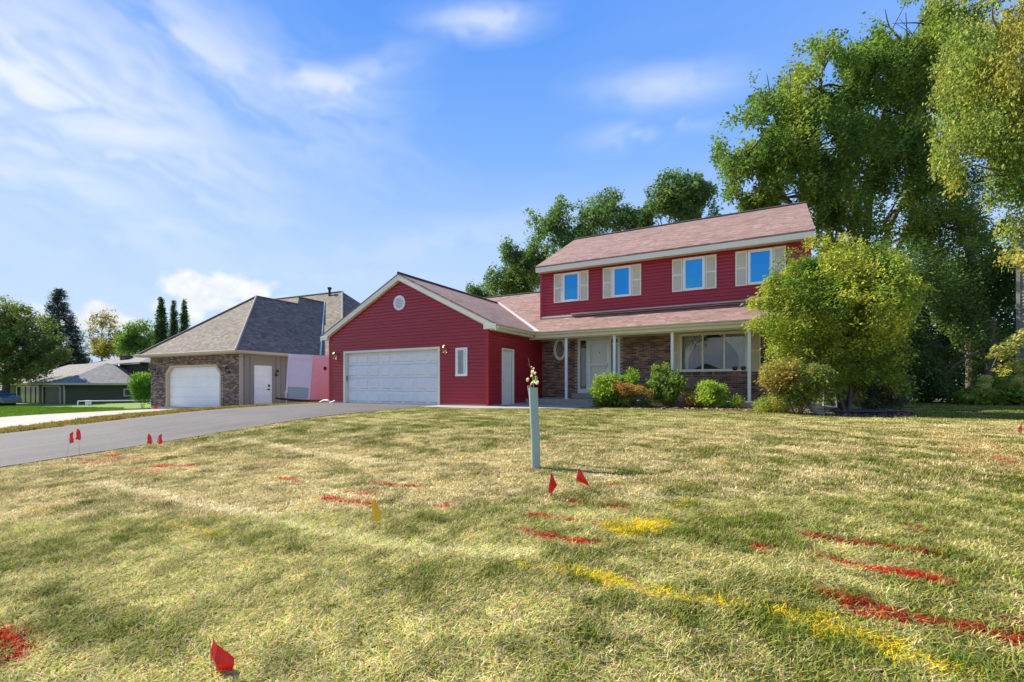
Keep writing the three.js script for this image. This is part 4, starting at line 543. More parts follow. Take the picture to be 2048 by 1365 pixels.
  const bx = -4.55, bh = ey + p * (-bx + o), bz = -7.55, mz = -4.8, mRidge = -10.9, mh = ey + p * (mz - mRidge);
  const backG = -(7.55 - (bh - gh) / p);
  const r1 = part('garage_roof', [roofSlab([[W - o, ey, o], [o, ey, o], [rx, gh, -3.815]])], mats.greyShingle, H);
  part('side_roof', [roofSlab([[o, ey, o], [rx, gh, -3.815], [rx, gh, backG], [o, ey, mz]]), roofSlab([[rx, gh, backG], [bx, bh, bz], [bx, bh, mz - (bh - ey) / p], [o, ey, mz]])], mats.greyShingle, H);
  part('hip_roof', [roofSlab([[W - o, ey, o], [rx, gh, -3.815], [rx, gh, -9], [W - o, ey, -9]])], mats.greyShingle, H);
  part('hip_roof', [roofSlab([[bx, bh, bz], [rx, gh, backG], [rx - 2.2, gh - 1.1, backG + 1.26], [bx - 5.6, ey + 1.0, bz + (bh - ey - 1.0) / p - 0.0]]), roofSlab([[bx, bh, bz], [bx, bh, mz - (bh - ey) / p], [bx - 6, ey, -12], [bx - 5.6, ey + 1.0, bz + (bh - ey - 1.0) / p]])], mats.greyShingle, H);
  part('main_roof', [roofSlab([[2.2, ey, mz], [-3.9, mh, mRidge], [-14, mh, mRidge], [-14, ey, mz]]), roofSlab([[2.2, ey, mz], [-3.9, mh, mRidge], [2.2, ey, mRidge - 6.1]]), roofSlab([[2.2, ey, mRidge - 6.1], [-3.9, mh, mRidge], [-14, mh, mRidge], [-14, ey, mRidge - 6.1]])], mats.greyShingle, H);
  const cp = M([0.11, 0.10, 0.095], 0.95), ct = M([0.26, 0.235, 0.21], 0.95);
  part('hip_cap', [tube([[o, ey + 0.02, o], [rx, gh + 0.02, -3.815]], 0.07, 0.07, 5, 1)], ct, r1); part('hip_cap', [tube([[W - o, ey + 0.02, o], [rx, gh + 0.02, -3.815]], 0.07, 0.07, 5, 1)], cp, r1); part('ridge_cap', [tube([[rx, gh + 0.02, -3.815], [rx, gh + 0.02, backG]], 0.07, 0.07, 5, 1)], cp, r1); part('ridge_cap', [tube([[bx, bh + 0.02, bz], [bx, bh + 0.02, mz - (bh - ey) / p]], 0.07, 0.07, 5, 1)], cp, r1); part('ridge_cap', [tube([[-3.9, mh + 0.02, mRidge], [-13, mh + 0.02, mRidge]], 0.07, 0.07, 5, 1)], cp, r1); 
  part('hip_cap', [tube([[-3.9, mh + 0.02, mRidge], [0, ey + p * 2.2 + 0.02, mRidge + 3.9]], 0.07, 0.07, 5, 1)], ct, r1);
  part('valley_flashing', [tube([[o, ey + 0.06, mz], [bx, bh + 0.06, mz - (bh - ey) / p]], 0.05, 0.05, 5, 1)], M([0.75, 0.74, 0.72], 0.7), r1);
  part('vent_pipe', [cyl([-4.9, mh - 0.3, mRidge + 0.3], [-4.9, mh + 0.22, mRidge + 0.3], 0.09), cyl([-4.9, mh + 0.22, mRidge + 0.3], [-4.9, mh + 0.36, mRidge + 0.3], 0.15)], mats.dark, r1);
  part('gutter', [box(W - o - 0.1, o + 0.1, ey - 0.1, ey + 0.03, o - 0.02, o + 0.1, 0.015), box(W - o, o, ey - 0.12, ey - 0.09, -0.02, o)], tan, r1); part('gutter', [box(o - 0.02, o + 0.1, ey - 0.1, ey + 0.03, mz, o - 0.02, 0.015), box(0.0, o, ey - 0.12, ey - 0.09, mz, -0.02)], tan, r1);
}

// ---------- the low green house down the street
const farHouse = thing('ranch_house', 'low dark green house with long grey hip roof behind the bright lawn', 'house', [-64.2, -0.75, -20.6], 0, undefined, true);
{
  const H = farHouse, green = M([0.085, 0.095, 0.055], 0.85, { map: dirtTex }), trim = M([0.50, 0.46, 0.34], 0.6), ey = 2.5, front = plane('front', 0), side = plane('right', 0), dk = M([0.03, 0.03, 0.028], 0.8);
  part('wall', [cutWall(front, -17, 0, -0.4, ey, [[-13.2, -6.9, 0, 2.1], [-5.6, -1.2, 0, 2.1]], -0.2, 0), slab(side, -11, -0.2, -0.4, ey, -0.2, 0), box(-17, 0, -0.4, ey, -11.2, -11)], green, H);
  for (let y = 0.1; y < ey - 0.1; y += 0.2) part('siding_board', hull([[0, y, -11], [0, y, 0], [0.03, y, 0], [0.03, y, -11]], [[0, y + 0.2, -11], [0, y + 0.2, 0], [0.008, y + 0.2, 0], [0.008, y + 0.2, -11]]), green, H);
  const w1 = part('garage_opening', [box(-13.4, -13.2, 0, 2.2, -0.05, 0.06), box(-6.9, -6.7, 0, 2.2, -0.05, 0.06), box(-13.2, -6.9, 2.1, 2.25, -0.05, 0.06)], trim, H); part('pane', box(-13.2, -6.9, 0, 2.1, -0.12, -0.1), M([0.05, 0.06, 0.06], 0.1), w1); for (const x of [-11.2, -9.6, -8.2]) part('mullion', box(x, x + 0.07, 0, 2.1, -0.1, -0.06), dk, w1);
  const w2 = part('garage_door', [box(-5.6, -1.2, 0, 2.1, -0.14, -0.1)], M([0.15, 0.145, 0.095], 0.7), H); part('door_casing', [box(-5.8, -5.6, 0, 2.2, -0.05, 0.06), box(-1.2, -1.0, 0, 2.2, -0.05, 0.06), box(-5.6, -1.2, 2.1, 2.22, -0.05, 0.058)], trim, w2);
  const w3 = part('window', [box(0, 0.08, 1.0, 1.15, -7.4, -5.0), box(0, 0.08, 1.75, 1.9, -7.4, -5.0), box(0, 0.078, 1.15, 1.75, -7.4, -7.25), box(0, 0.078, 1.15, 1.75, -5.15, -5.0)], trim, H); part('pane', box(0.01, 0.02, 1.15, 1.75, -7.25, -5.15), M([0.07, 0.06, 0.05], 0.15), w3);
  part('downspout', [tube([[0.5, ey - 0.1, 0.3], [0.1, ey - 0.6, 0.1], [0.08, 0, 0.08]], 0.07, 0.07, 6, 8)], trim, H);
  const o = 0.6, p = 0.4, d = 6.2, rh = ey + p * d;
  const r = part('roof', [roofSlab([[o, ey, o], [o - d, rh, o - d], [-16, rh, o - d], [-17.6, ey, o]]), roofSlab([[o, ey, o], [o - d, rh, o - d], [o, ey, o - 2 * d]]), roofSlab([[o, ey, o - 2 * d], [o - d, rh, o - d], [-17, rh, o - d], [-17.6, ey, o - 2 * d]])], mats.greyShingleFar, H);
  part('upper_roof', [roofSlab([[0.5, rh - 0.02, o - d - 0.8], [-5.5, rh + 2.0, -12], [-9.0, rh + 2.0, -12], [-16.5, rh - 0.4, o - d + 0.2]]), roofSlab([[0.5, rh - 0.02, o - d - 0.8], [-5.5, rh + 2.0, -12], [0.5, rh - 0.02, -18]])], mats.greyShingleFar, H);
  part('fascia', [box(-17.6, o + 0.08, ey - 0.2, ey + 0.02, o, o + 0.08), box(o, o + 0.08, ey - 0.2, ey + 0.02, o - 2 * d, o)], trim, r); part('upper_fascia', [box(-4, 0.55, rh - 0.25, rh - 0.03, o - d - 0.8, o - d - 0.7)], trim, r); part('upper_wall', box(-5, 0, 1.5, rh - 0.05, -17, -6.75), dk, H);
  part('chimney', [box(-7.9, -6.4, rh - 1.0, rh + 0.95, -8.6, -7.8), box(-8.0, -6.3, rh + 0.95, rh + 1.05, -8.7, -7.7)], M([0.14, 0.085, 0.065], 0.9, { map: brickGrain }), H);
  part('vent_pipe', [cyl([-2.3, rh + 0.2, -9], [-2.3, rh + 1.15, -9], 0.16)], mats.dark, r);
}
{ const r = thing('pipe_rail', 'thin white rail along the lawn before the green house', 'railing', [-52, -0.5, -15.5]); const a = [-54.081, 0.079, -18.222], b = [-53.042, 0.05, -23.356]; part('rail', tube([a, b], 0.05, 0.05, 6, 1), mats.white, r); part('post', cyl([a[0], a[1] - 0.9, a[2]], a, 0.05), mats.white, r); part('post', cyl([b[0], b[1] - 1.1, b[2]], b, 0.05), mats.white, r); }
{ const [x, y, z] = [-55.798, -0.217, -19.56]; const b = thing('meter_box', 'small white utility box standing below the white rail', 'utility box', [x, y - 0.3, z]); part('cabinet', box(x - 0.28, x + 0.28, y - 0.4, y + 0.22, z - 0.15, z + 0.15, 0.03), mats.white, b); part('lid', box(x - 0.34, x + 0.34, y + 0.22, y + 0.32, z - 0.2, z + 0.2, 0.03), M([0.25, 0.26, 0.27], 0.5), b); }

// ---------- the weathered shingled house at the right edge
{
  const [x0, , z0] = [9.175, 1.406, -27.853], g = thing('shingled_house', 'weathered grey shingled house wall at the right edge', 'house', [x0, 0.6, z0], -0.36, undefined, true);
  const tones = [[0.30, 0.27, 0.24], [0.24, 0.215, 0.19], [0.35, 0.32, 0.285], [0.20, 0.18, 0.16]].map((c) => M(c, 0.9, { map: dirtTex }));
  part('wall', [box(0.05, 9, -0.2, 6.2, -8, -0.03), hull([[0.05, 6.2, -8], [0.05, 6.2, -0.03], [0.05, 8.9, -4]], [[9, 6.2, -8], [9, 6.2, -0.03], [9, 9, -4]])], tones[1], g);
  const r = rng(12); for (let y = 0, k = 0; y < 6.2; y += 0.14, k++) for (let x = 0; x < 3; x += 0.6) part('shingle_course', hull([[x + 0.002, y, -0.03], [x + 0.598, y, -0.03], [x + 0.598, y, 0.015 + r() * 0.012], [x + 0.002, y, 0.015 + r() * 0.012]], [[x + 0.002, y + 0.15, -0.03], [x + 0.598, y + 0.15, -0.03], [x + 0.598, y + 0.15, -0.01], [x + 0.002, y + 0.15, -0.01]]), tones[Math.floor(r() * 4)], g);
  part('corner_board', box(-0.06, 0.06, -0.1, 6.2, -0.1, 0.04), M([0.20, 0.21, 0.20], 0.8), g);
  part('roof', [roofSlab([[-0.05, 6.15, 0.3], [9.4, 6.15, 0.3], [9.4, 9, -4], [-0.05, 9, -4]]), roofSlab([[-0.05, 6.15, -8.5], [9.4, 6.15, -8.5], [9.4, 9, -4], [-0.05, 9, -4]])], mats.greyShingle, g);
}

// ---------- the enclosed trailer between the houses
{
  const A = [-20.557, 0.828, -14.724], B = [-19.809, 0.747, -15.477], C = [-20.017, 0.703, -18.215], D = [A[0] + C[0] - B[0], C[1], A[2] + C[2] - B[2]], At = [-20.598, 2.916, -14.929], Bt = [-19.979, 2.896, -15.783], Ct = [-20.107, 2.916, -18.507], Dt = [At[0] + Ct[0] - Bt[0], Ct[1], At[2] + Ct[2] - Bt[2]];
  const gy = height(A[0], A[2]), t = thing('cargo_trailer', 'white and faded pink enclosed trailer parked beside the red garage', 'trailer', [A[0], gy, A[2]]);
  const pink = M([0.86, 0.64, 0.57], 0.5, { map: dirtTex }), white = M([0.74, 0.72, 0.78], 0.45, { map: dirtTex }), grey = M([0.30, 0.35, 0.36], 0.4, { metalness: 0.5, map: dirtTex });
  const L = (p, q, f) => [mix(p[0], q[0], f), mix(p[1], q[1], f), mix(p[2], q[2], f)], n = new THREE.Vector3(B[0] - A[0], 0, B[2] - A[2]).normalize(), out = [n.z * -1, 0, n.x].map((v) => v), fo = (p, d) => [p[0] + out[0] * d, p[1], p[2] + out[2] * d];
  part('box_body', hull([A, B, C, D], [At, Bt, Ct, Dt]), white, t);
  const sgn = fo(A, 0.1)[2] > A[2] ? 1 : -1, ff = (p, d) => fo(p, d * sgn), g = (u, v) => L(L(A, B, u), L(At, Bt, u), v);
  const sheet = (u0, u1, v0, v1, d) => hull([g(u0, v0), g(u1, v0), g(u1, v1), g(u0, v1)].map((p) => ff(p, 0.002)), [g(u0, v0), g(u1, v0), g(u1, v1), g(u0, v1)].map((p) => ff(p, d)));
  part('front_panel', sheet(0.06, 0.94, 0.27, 0.93, 0.012), white, t); part('stone_guard', sheet(0.06, 0.94, 0.02, 0.265, 0.016), grey, t);
  part('edge_trim', [sheet(-0.02, 0.06, 0, 1, 0.035), sheet(0.94, 1.02, 0, 0.94, 0.03), sheet(0.06, 0.94, 0.93, 1.02, 0.035)], white, t);
  const up = (p, d) => [p[0], p[1] + d, p[2]]; part('roof_rail', [hull([Bt, Ct, Dt, At].map((p) => up(p, -0.01)), [Bt, Ct, Dt, At].map((p) => up(p, 0.07)))], white, t);
  const s = (u, v, d = 0.01) => { const p = L(L(B, C, u), L(Bt, Ct, u), v), m = new THREE.Vector3(C[0] - B[0], 0, C[2] - B[2]).normalize(); return [p[0] - m.z * d, p[1], p[2] + m.x * d]; };
  part('side_panel', hull([s(0.02, 0.0, 0.002), s(0.99, 0.0, 0.002), s(0.99, 0.97, 0.002), s(0.02, 0.97, 0.002)], [s(0.02, 0.0, 0.014), s(0.99, 0.0, 0.014), s(0.99, 0.97, 0.014), s(0.02, 0.97, 0.014)]), pink, t, 'faded pink side');
  const vent = []; for (let i = 0; i < 14; i++) { const a = i / 14 * 6.283; vent.push([Math.cos(a), Math.sin(a)]); }
  part('side_vent', hull(vent.map(([x, y]) => s(0.30 + x * 0.035, 0.73 + y * 0.045, -0.02)), vent.map(([x, y]) => s(0.30 + x * 0.035, 0.73 + y * 0.045, 0.04))), mats.dark, t);
  part('chassis', [tube([up(A, -0.06), up(B, -0.06)], 0.05, 0.05, 4, 1), tube([up(B, -0.06), up(C, -0.06)], 0.05, 0.05, 4, 1)], M([0.28, 0.10, 0.08], 0.7), t);
  const hitch = [-20.428, 0.843, -14.11]; part('tongue', [tube([up(A, -0.06), hitch], 0.045, 0.04, 4, 1), tube([up(B, -0.06), hitch], 0.045, 0.04, 4, 1)], M([0.10, 0.045, 0.04], 0.7), t);
  const j = L(L(A, B, 0.4), hitch, 0.45); part('tongue_jack', [cyl([j[0], gy + 0.06, j[2]], [j[0], j[1] + 0.28, j[2]], 0.035), cyl([j[0], gy + 0.02, j[2]], [j[0], gy + 0.06, j[2]], 0.09), cyl([j[0] - 0.14, j[1] + 0.26, j[2]], [j[0] + 0.02, j[1] + 0.26, j[2]], 0.014)], mats.steel, t);
  const wc = L(B, C, 0.62); part('wheel', [lathe([[0.0, -0.1], [0.33, -0.1], [0.35, -0.06], [0.35, 0.06], [0.33, 0.1], [0, 0.1]], [0, 0, 0], 20).rotateX(Math.PI / 2).translate(wc[0] - 0.2, gy + 0.35, wc[2] - 0.1)], mats.dark, t);
}

// ---------- trees and plants: limbs, and crowns of many small leaves
function leafClump(seed, n, R, l, w, droop = 0) {
  const r = rng(seed), pos = [], nor = [], col = [], v = new THREE.Vector3(), q = new THREE.Quaternion(), Y = new THREE.Vector3(0, 1, 0), e = new THREE.Euler();
  for (let i = 0; i < n; i++) {
    v.set(r() * 2 - 1, r() * 2 - 1, r() * 2 - 1).normalize().multiplyScalar(R * Math.cbrt(r())); if (droop) v.y = v.y * 1.5 - R * 0.4;
    e.set((r() - 0.5) * 1.9 + (droop ? 1.2 : 0), r() * 6.283, (r() - 0.5) * 1.6, 'YXZ'); q.setFromEuler(e);
    const k = 0.7 + r() * 0.6, L = l * k, W = w * k, b = 0.75 + r() * 0.5, y = r();
    const P = [[0, 0, 0], [W / 2, W * 0.14, L * 0.45], [0, -W * 0.05, L], [-W / 2, W * 0.14, L * 0.45]].map((p) => new THREE.Vector3(...p).applyQuaternion(q).add(v)), N = new THREE.Vector3(0, 1, 0).applyQuaternion(q);
    for (const j of [0, 2, 1, 0, 3, 2]) { pos.push(P[j].x, P[j].y, P[j].z); nor.push(N.x, N.y, N.z); col.push(b * (1 + 0.25 * y * y), b, b * (1 - 0.15 * y)); }
  }
  const g = new THREE.BufferGeometry(); g.setAttribute('position', new THREE.Float32BufferAttribute(pos, 3)); g.setAttribute('normal', new THREE.Float32BufferAttribute(nor, 3)); g.setAttribute('color', new THREE.Float32BufferAttribute(col, 3)); return g;
}
const LEAF = 1.75;
const leafMat = new THREE.MeshPhysicalMaterial({ vertexColors: true, roughness: 0.92, side: THREE.DoubleSide, transmission: 0.5, thickness: 0, specularIntensity: 0.3 });
const CL = {
  oak: leafClump(1, 14, 0.32, 0.17, 0.095), far: leafClump(2, 13, 0.45, 0.26, 0.15), fine: leafClump(3, 17, 0.16, 0.078, 0.030), bush: leafClump(4, 12, 0.12, 0.085, 0.035), broad: leafClump(5, 8, 0.13, 0.14, 0.10), maple: leafClump(6, 13, 0.22, 0.088, 0.052, 1), needle: leafClump(7, 18, 0.3, 0.32, 0.045), scale: leafClump(8, 16, 0.2, 0.22, 0.07), feather: leafClump(9, 14, 0.09, 0.07, 0.018),
};
// lobes: [x, y, z, rx, ry, rz, how many clumps]; the tones are picked clump by clump
function crown(name, parent, lobes, clump, tones, seed, o = {}) {
  const r = rng(seed), list = [], org = originOf.get(parent) ?? new THREE.Vector3();
  for (const [cx, cy, cz, rx, ry, rz, n0] of lobes) for (let i = 0, tries = 0; i < n0 * (o.more ?? 1) && tries < n0 * 9; tries++) {
    const a = r() * 6.283, cosb = 2 * r() - 1, sinb = Math.sqrt(1 - cosb * cosb), k = Math.pow(r(), o.shell ?? 0.42) * (0.82 + 0.5 * fbm(a * 1.3 + cx, cosb * 2.2 + cz, 2, 19)), x = sinb * Math.cos(a) * k, y = cosb * k, z = sinb * Math.sin(a) * k;
    const wx = cx + x * rx, wy = cy + y * ry, wz = cz + z * rz, s = o.gap ?? 0.5; if (fbm(wx / s + 31, wy / s + wz / s * 0.7, 2, 17) < (o.gaps ?? 0.42)) continue;
    if (o.floor !== undefined && wy < o.floor) continue; if (o.keep && !o.keep(wx, wy, wz)) continue;
    list.push([wx, wy, wz, x, y, z]); i++;
  }
  const im = new THREE.InstancedMesh(clump, leafMat, list.length), q = new THREE.Quaternion(), e = new THREE.Euler(), m = new THREE.Matrix4(), p = new THREE.Vector3(), s = new THREE.Vector3(), c = new THREE.Color();
  list.forEach(([x, y, z], i) => {
    e.set((r() - 0.5) * 0.9, r() * 6.283, (r() - 0.5) * 0.9); q.setFromEuler(e); const k = (o.size ?? 1) * (0.7 + r() * 0.65); m.compose(p.set(x - org.x, y - org.y, z - org.z), q, s.set(k, k, k)); im.setMatrixAt(i, m);
    const tf = o.tone ?? 0.8, f = clamp(fbm(x * tf, (y + z) * tf, 2, seed) * 1.5 - 0.25 + (r() - 0.5) * 0.5) * (tones.length - 1), a = Math.min(tones.length - 2, Math.floor(f)), t = tones.length > 1 ? mix3(tones[a], tones[a + 1], f - a) : tones[0], b = LEAF * (0.8 + r() * 0.4); im.setColorAt(i, c.setRGB(t[0] * b, t[1] * b, t[2] * b));
  });
  im.name = name; im.userData.kind = 'stuff'; shade(im); parent.add(im); return list;
}
function bend(a, b, r, k = 0.15) { const d = Math.hypot(b[0] - a[0], b[1] - a[1], b[2] - a[2]) * k, m = (f) => [mix(a[0], b[0], f) + (r() - 0.5) * d, mix(a[1], b[1], f) + (r() - 0.5) * d * 0.6 + d * 0.2, mix(a[2], b[2], f) + (r() - 0.5) * d]; return [a, m(0.33), m(0.66), b]; }
function tree(name, label, base, trunkTop, r0, lobes, clump, tones, seed, o = {}) {
  const r = rng(seed), t = thing(name, label, o.category ?? 'tree', base, 0, o.group), bark = o.bark ?? mats.bark;
  const fork = [trunkTop[0], trunkTop[1], trunkTop[2]], lean = [mix(base[0], fork[0], 0.4) + (r() - 0.5) * 0.2, mix(base[1], fork[1], 0.45), mix(base[2], fork[2], 0.4)];
  const sink = [base[0], base[1] - 0.15, base[2]], foot = (d) => tube([[base[0] + Math.cos(d) * r0 * 1.9, base[1] - 0.1, base[2] + Math.sin(d) * r0 * 1.9], [base[0] + Math.cos(d) * r0 * 0.7, base[1] + r0 * 0.8, base[2] + Math.sin(d) * r0 * 0.7], [base[0], base[1] + r0 * 3, base[2]]], r0 * 0.35, r0 * 0.5, 6, 5);
  part('trunk', [tube([sink, lean, fork], r0, r0 * 0.66, 10, 10), ...(r0 > 0.12 ? [0.4, 1.9, 3.3, 4.7].map(foot) : [])], bark, t);
  const limbs = [], tw = o.twigs ?? 7;
  for (const L of lobes) {
    const c = [L[0], L[1] - L[4] * 0.25, L[2]], from = [mix(lean[0], fork[0], 0.3 + r() * 0.7), mix(lean[1], fork[1], 0.4 + r() * 0.6), mix(lean[2], fork[2], 0.3 + r() * 0.7)], lr = r0 * (0.3 + 0.25 * r()), path = bend(from, c, r, 0.2); limbs.push(tube(path, lr, lr * 0.4, 7, 9));
    for (let i = 0; i < tw; i++) { const a = r() * 6.283, b = r() * 2 - 0.8, k = 0.92, e = [L[0] + Math.cos(a) * L[3] * k * Math.sqrt(Math.max(0.1, 1 - b * b * 0.6)), L[1] + b * L[4] * k * 0.8, L[2] + Math.sin(a) * L[5] * k * Math.sqrt(Math.max(0.1, 1 - b * b * 0.6))], f = path[r() < 0.5 ? 2 : 3]; limbs.push(tube(bend(f, e, r, 0.22), lr * 0.36, lr * 0.06, 5, 6)); }
  }
  if (limbs.length) part('limbs', limbs, bark, t).userData.kind = 'stuff';
  crown('crown', t, lobes, clump, tones, seed + 1, o); return t;
}
const S = (p, rx, ry, rz, n) => [...p, rx, ry, rz, n];
const OAKT = [[0.035, 0.085, 0.012], [0.06, 0.125, 0.018], [0.095, 0.17, 0.025], [0.15, 0.21, 0.035]], DARKT = [[0.025, 0.06, 0.012], [0.045, 0.095, 0.018], [0.08, 0.14, 0.03]], FART = [[0.05, 0.10, 0.022], [0.08, 0.145, 0.035], [0.12, 0.18, 0.05]];

// the great oak behind the house
tree('oak_tree', 'great spreading oak rising behind the right end of the red house', [7.517, 0.75, -57.745], [7.081, 14.002, -57.505], 0.5, [
  S([-1.27, 14.426, -28.964], 1.5, 1.7, 1.9, 330), S([0.31, 17.071, -30.972], 2.1, 2.2, 2.4, 480), S([2.439, 18.929, -32.141], 2.0, 1.9, 2.2, 420), S([1.866, 14.701, -30.686], 2.9, 2.3, 2.6, 800), S([4.608, 18.985, -34.472], 2.4, 2.6, 2.6, 650), S([6.687, 21.504, -35.614], 2.6, 2.4, 2.7, 700), S([8.375, 23.135, -36.541], 2.4, 2.0, 2.6, 500), S([7.466, 17.799, -36.042], 3.2, 3.0, 2.8, 950), S([4.945, 14.356, -33.516], 3.0, 2.2, 2.6, 760), S([-0.064, 11.811, -29.626], 2.4, 0.8, 1.8, 300), S([-1.319, 12.126, -30.078], 1.5, 0.7, 1.5, 170), S([2.349, 11.674, -30.95], 2.0, 1.4, 1.8, 300), S([8.765, 13.946, -36.755], 3.4, 2.6, 2.6, 760), S([10.962, 19.613, -39.102], 3.0, 3.4, 2.8, 620), S([3.623, 10.329, -32.221], 1.7, 1.2, 1.6, 220), S([7.588, 10.229, -35.538], 3.0, 1.4, 2.2, 420), S([0.419, 13.6, -29.891], 2.0, 1.6, 2, 300)],
  CL.oak, OAKT, 500, { gap: 0.95, gaps: 0.475, twigs: 8, size: 1.05, more: 1.25 });
// trees along the back of the lot, seen over the roofs
const BG = 'trees behind the red house';
tree('leafy_tree', 'broad green tree directly above the left end of the upper roof', [-16.152, 0.742, -45.89], [-16.598, 10.205, -45.646], 0.4, [S([-15.039, 18.335, -46.502], 3.2, 2.6, 3, 480), S([-19.27, 17.572, -44.179], 2.6, 2.4, 2.8, 380), S([-21.052, 14.27, -43.201], 2.4, 2.6, 2.6, 360), S([-17.489, 14.27, -45.157], 3.4, 2.8, 3, 500), S([-12.624, 17.909, -48.968], 2.0, 1.8, 2.4, 260), S([-22.611, 15.032, -42.345], 1.6, 1.7, 1.8, 200)], CL.far, FART, 520, { gap: 1.6, gaps: 0.42, group: BG });
tree('leafy_tree', 'tree whose dark crown stands apart above the middle of the upper roof ridge', [-7.796, 0.744, -48.197], [-7.881, 11.786, -48.15], 0.35, [S([-8.436, 20.161, -47.845], 2.3, 1.9, 2.2, 400), S([-6.43, 19.966, -48.947], 1.6, 1.9, 1.9, 280), S([-7.369, 17.629, -48.431], 2.6, 2.0, 2.2, 380), S([-9.503, 18.116, -47.259], 1.7, 1.4, 1.8, 200), S([-10.357, 17.142, -46.791], 1.5, 1.1, 1.6, 130)], CL.far, FART, 540, { gap: 1.4, gaps: 0.42, group: BG });
tree('leafy_tree', 'low round tree between the garage ridge and the upper wall', [-25.701, 0.316, -45.211], [-25.701, 8.737, -45.211], 0.3, [S([-25.943, 12.315, -45.079], 2.6, 1.9, 2.4, 360), S([-23.53, 12.865, -46.403], 2.6, 2.2, 2.4, 330), S([-28.655, 11.963, -44.73], 1.5, 1.0, 1.6, 150), S([-24.254, 10.938, -46.006], 3.0, 1.6, 2.4, 240)], CL.far, FART, 560, { gap: 1.4, gaps: 0.42, group: BG });
// dark wood right of the house
const WD = 'trees of the shaded wood';
tree('wood_tree', 'shaded tree close behind the big round shrub', [5.015, 0.714, -26.71], [4.976, 4.363, -26.689], 0.2, [S([4.82, 6.141, -26.603], 1.9, 1.7, 1.7, 420), S([5.989, 4.807, -27.245], 1.9, 1.9, 1.7, 480), S([5.333, 2.528, -25.744], 1.9, 1.8, 1.5, 460), S([4.43, 3.251, -26.389], 1.6, 1.9, 1.5, 320)], CL.oak, DARKT, 580, { gap: 0.9, gaps: 0.44, group: WD, size: 0.75 });
tree('wood_tree', 'tall straight trunked tree in the middle of the shaded wood', [8.961, 0.723, -32.299], [8.916, 8.343, -32.274], 0.24, [S([7.958, 6.819, -31.749], 2.0, 2.0, 1.8, 420), S([9.527, 4.871, -33.294], 2.1, 2.1, 1.6, 400), S([10.262, 7.574, -34.154], 2.0, 2.2, 1.8, 380), S([8.986, 10.485, -33.454], 2.6, 1.6, 2, 380)], CL.oak, OAKT, 600, { gap: 0.9, gaps: 0.47, group: WD, size: 0.8 });
tree('wood_tree', 'leaning ivy clad tree near the hydrangeas', [7.499, 0.712, -25.793], [8.004, 4.151, -26.64], 0.17, [S([7.003, 2.951, -26.661], 1.5, 1.5, 1.3, 330), S([8.912, 3.251, -28.85], 1.4, 1.6, 1.3, 260), S([5.948, 1.567, -24.941], 1.5, 1.2, 1.3, 300)], CL.oak, DARKT, 620, { gap: 0.9, gaps: 0.44, group: WD, size: 0.7 });
tree('wood_tree', 'dense tree filling the back of the shaded wood', [9.704, 0.735, -40.693], [9.704, 8.399, -40.693], 0.3, [S([6.828, 8.399, -39.113], 3.2, 3.2, 2.4, 420), S([10.28, 6.43, -41.009], 3.6, 3.4, 2.4, 520), S([12.869, 8.399, -42.43], 3.6, 3.6, 2.4, 420), S([8.556, 3.092, -38.922], 4.2, 2.8, 2.4, 520), S([12.175, 3.092, -40.909], 3.4, 2.8, 2.4, 420), S([4.526, 6.43, -37.85], 2.6, 3.0, 2.4, 280), S([5.494, 2.457, -37.24], 2.6, 2.2, 2, 280)], CL.far, DARKT, 640, { gap: 1.0, gaps: 0.36, group: WD });
// the yellowing tree that hangs in from the right
tree('yellowing_tree', 'yellowing tree with hanging leafy branches at the right edge', [9.985, 0.707, -22.594], [9.706, 7.962, -22.441], 0.3, [
  S([6.557, 12.348, -20.142], 1.9, 1.8, 1.8, 950), S([6.019, 10.507, -19.846], 1.5, 1.7, 1.5, 780), S([6.961, 9.739, -20.363], 1.7, 1.8, 1.6, 780), S([5.615, 8.818, -19.625], 1.15, 1.1, 1.2, 430), S([6.692, 8.127, -20.216], 1.5, 1.0, 1.4, 480), S([7.897, 11.773, -21.448], 2.2, 2.6, 2, 600), S([8.315, 8.598, -21.677], 1.8, 2.0, 1.7, 380), S([6.826, 14.19, -20.29], 2.2, 1.5, 1.9, 420), S([6.746, 6.209, -20.245], 0.5, 1.0, 0.8, 90), S([10.03, 13.104, -23.189], 2.6, 3.2, 2.4, 500)],
  CL.maple, [[0.07, 0.135, 0.02], [0.12, 0.19, 0.03], [0.19, 0.23, 0.04], [0.25, 0.24, 0.045]], 660, { gap: 0.6, gaps: 0.47, twigs: 9, bark: mats.barkLight, size: 1.0 });
{ // its low twig before the shingled wall
  const t = thing('leafy_branch', 'drooping twig with yellow green leaves before the shingled wall', 'branch', [6.19, 2.564, -18.457]); part('twig', [tube([[6.521, 3.262, -18.639], [5.969, 2.703, -18.336], [5.602, 2.354, -18.134], [5.418, 1.935, -18.033]], 0.018, 0.006, 5, 14), tube([[5.969, 2.703, -18.336], [5.871, 2.284, -18.282], [5.7, 1.753, -18.188]], 0.01, 0.005, 5, 8)], mats.barkLight, t);
  crown('leaves', t, [S([6.092, 2.703, -18.403], 0.3, 0.25, 0.2, 26), S([5.663, 2.354, -18.168], 0.3, 0.22, 0.2, 30), S([5.822, 1.865, -18.255], 0.28, 0.2, 0.2, 24), S([6.2, 2.009, -18.577], 0.25, 0.3, 0.2, 24), S([6.163, 4.966, -18.556], 0.2, 0.35, 0.2, 26)], CL.broad, [[0.17, 0.22, 0.05], [0.34, 0.33, 0.07]], 671, { gaps: 0.2, size: 0.5, more: 1.6 });
}
